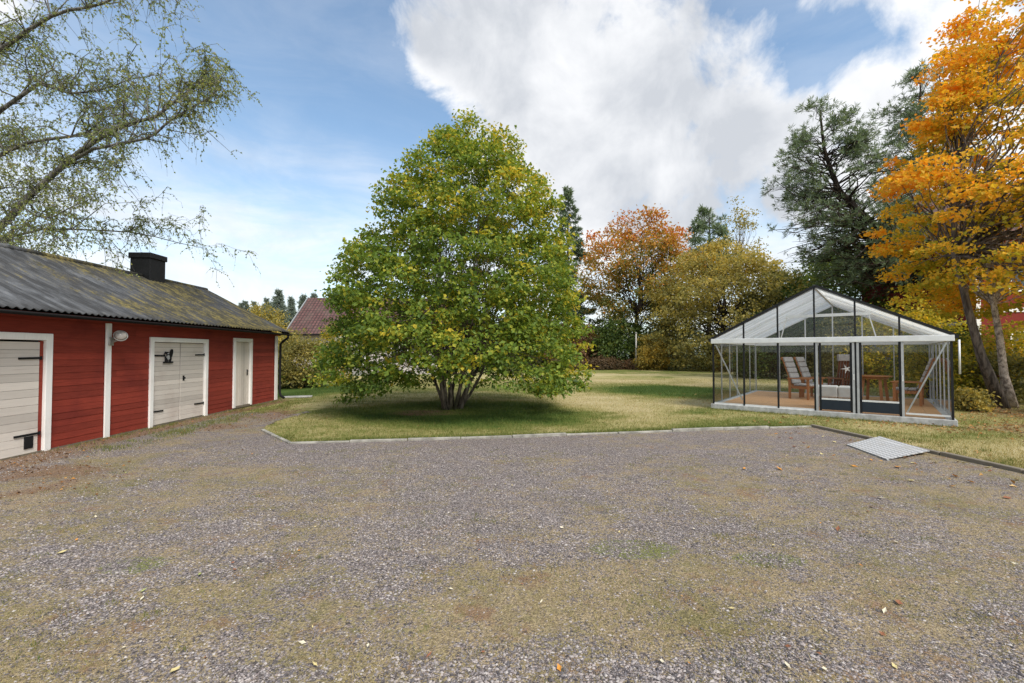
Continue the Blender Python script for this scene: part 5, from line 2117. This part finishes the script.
def fallen_leaves():
    kinds = []
    cols = [((0.55, 0.46, 0.22), 'pale yellow'), ((0.55, 0.24, 0.04), 'orange'), ((0.62, 0.56, 0.42), 'whitish'), ((0.24, 0.10, 0.05), 'brown'), ((0.33, 0.36, 0.12), 'pale green')]
    for (c, nm) in cols:
        m = plain('leaf_' + nm.replace(' ', '_'), c, .7, var=.25, scale=40)
        s = np.array([(0, -.5, 0), (.16, -.22, .06), (.36, .0, .1), (.22, .2, .07), (0, .56, .16), (-.2, .2, .1), (-.36, -.02, .05), (-.15, -.24, .03), (0, 0, -.02)])
        mb = MB()
        mb.add(s * np.array([1, 1, 1.2]), [(8, i, (i + 1) % 8) for i in range(8)])
        o = mb.build('fallen_leaf', m)
        tag(o, f'small {nm} fallen leaf lying flat on the gravel', 'leaf', f'{nm} leaves on the gravel')
        kinds.append(o)
    used = set()

    def put(k, x, y, size):
        if k in used:
            o = kinds[k].copy()
            COL.objects.link(o)
        else:
            o = kinds[k]
            used.add(k)
        o.location = (x, y, .018)
        o.rotation_euler = (random.uniform(-.3, .3), random.uniform(-.3, .3), random.random() * 6.28)
        o.scale = (size * random.uniform(.6, 1.1), size, size * random.uniform(.6, 1.6))
    known = [(0, -1.78, 2.41, .065), (2, 1.48, 2.45, .06), (2, 2.42, 2.95, .055), (2, 1.66, 2.42, .03), (0, -3.78, 3.80, .07), (2, 4.25, 5.20, .10), (1, 5.65, 6.6, .14), (1, 6.0, 6.1, .10), (1, 3.85, 6.5, .12), (1, 3.35, 6.5, .10),
             (2, .55, 3.25, .035), (0, -1.06, 2.45, .04), (2, 1.05, 3.35, .035), (3, 3.1, 4.3, .08), (3, 2.6, 3.05, .06), (3, 3.9, 4.9, .06), (2, 3.4, 4.0, .05), (2, 4.0, 3.6, .05), (4, -2.6, 3.2, .045), (0, 2.05, 2.44, .04)]
    for k, x, y, s in known:
        put(k, x, y, s)
    for _ in range(75):
        y = 2.4 + 6 * random.random() ** 1.4
        x = random.uniform(-1.1, 1.1) * y
        if not in_gravel(np.array([x]), np.array([y]))[0]:
            continue
        put(random.choice([0, 2, 2, 3, 3, 1, 4, 0]), x, y, random.uniform(.02, .045))
    for _ in range(45):
        y = random.uniform(4.6, 9.5)
        x = random.uniform(5.0, 7.0)
        put(random.choice([1, 1, 3, 0]), x, y, random.uniform(.04, .1))
    for k in range(5):
        assert k in used

    # leaf litter by the barn foot, by the right kerb and under the maples
    g = np.random.default_rng(9)
    n = 26000
    x = np.concatenate([g.uniform(-8, -4.6, n // 3), g.uniform(5.5, 17, n - n // 3), g.uniform(-4, 8, 500)])
    y = np.concatenate([g.uniform(5.2, 15.5, n // 3), g.uniform(4.0, 17, n - n // 3), g.uniform(9.6, 19, 500)])
    lawn = np.concatenate([np.zeros(n, bool), np.ones(500, bool)]) & (y > kerb_y(x) + .3)
    n += 500
    ex, ey = x - GH0[0], y - GH0[1]
    gx, gy = ex * GE[0] + ey * GE[1], ex * GM[0] + ey * GM[1]
    ok = (g.random(n) < sstep(soil_map(x, y), .15, .75) * .8 + .025 + .9 * lawn) & ~((gx > -.06) & (gx < GW + .06) & (gy > -.06) & (gy < GD + .06)) & (x > -7.93 - .033 * (y - 7))
    x, y = x[ok], y[ok]
    n = len(x)
    ok2 = (x > 5) | (g.random(n) < .38)
    x, y = x[ok2], y[ok2]
    n = len(x)
    P = np.stack([x, y, .008 + .02 * g.random(n)], 1)
    ax = unit(np.stack([g.normal(0, 1, n), g.normal(0, 1, n), g.normal(0, .25, n)], 1))
    nr = unit(np.stack([g.normal(0, .35, n), g.normal(0, .35, n), np.ones(n)], 1))
    V, F = leaf_quads(P, ax, nr, np.where(x > 5, g.uniform(.03, .09, n), g.uniform(.015, .05, n)), .36, .2)
    east = (x > 5)
    t = np.clip(g.normal(.42, .22, n) + .15 * east - .1 * ~east, 0, 1)
    V[:, 2] = np.maximum(V[:, 2], .006)
    o = raw_mesh('leaf_litter', V, F, M['litter'], attr=np.repeat(t, 2))
    tag(o, kind='stuff')


fallen_leaves()
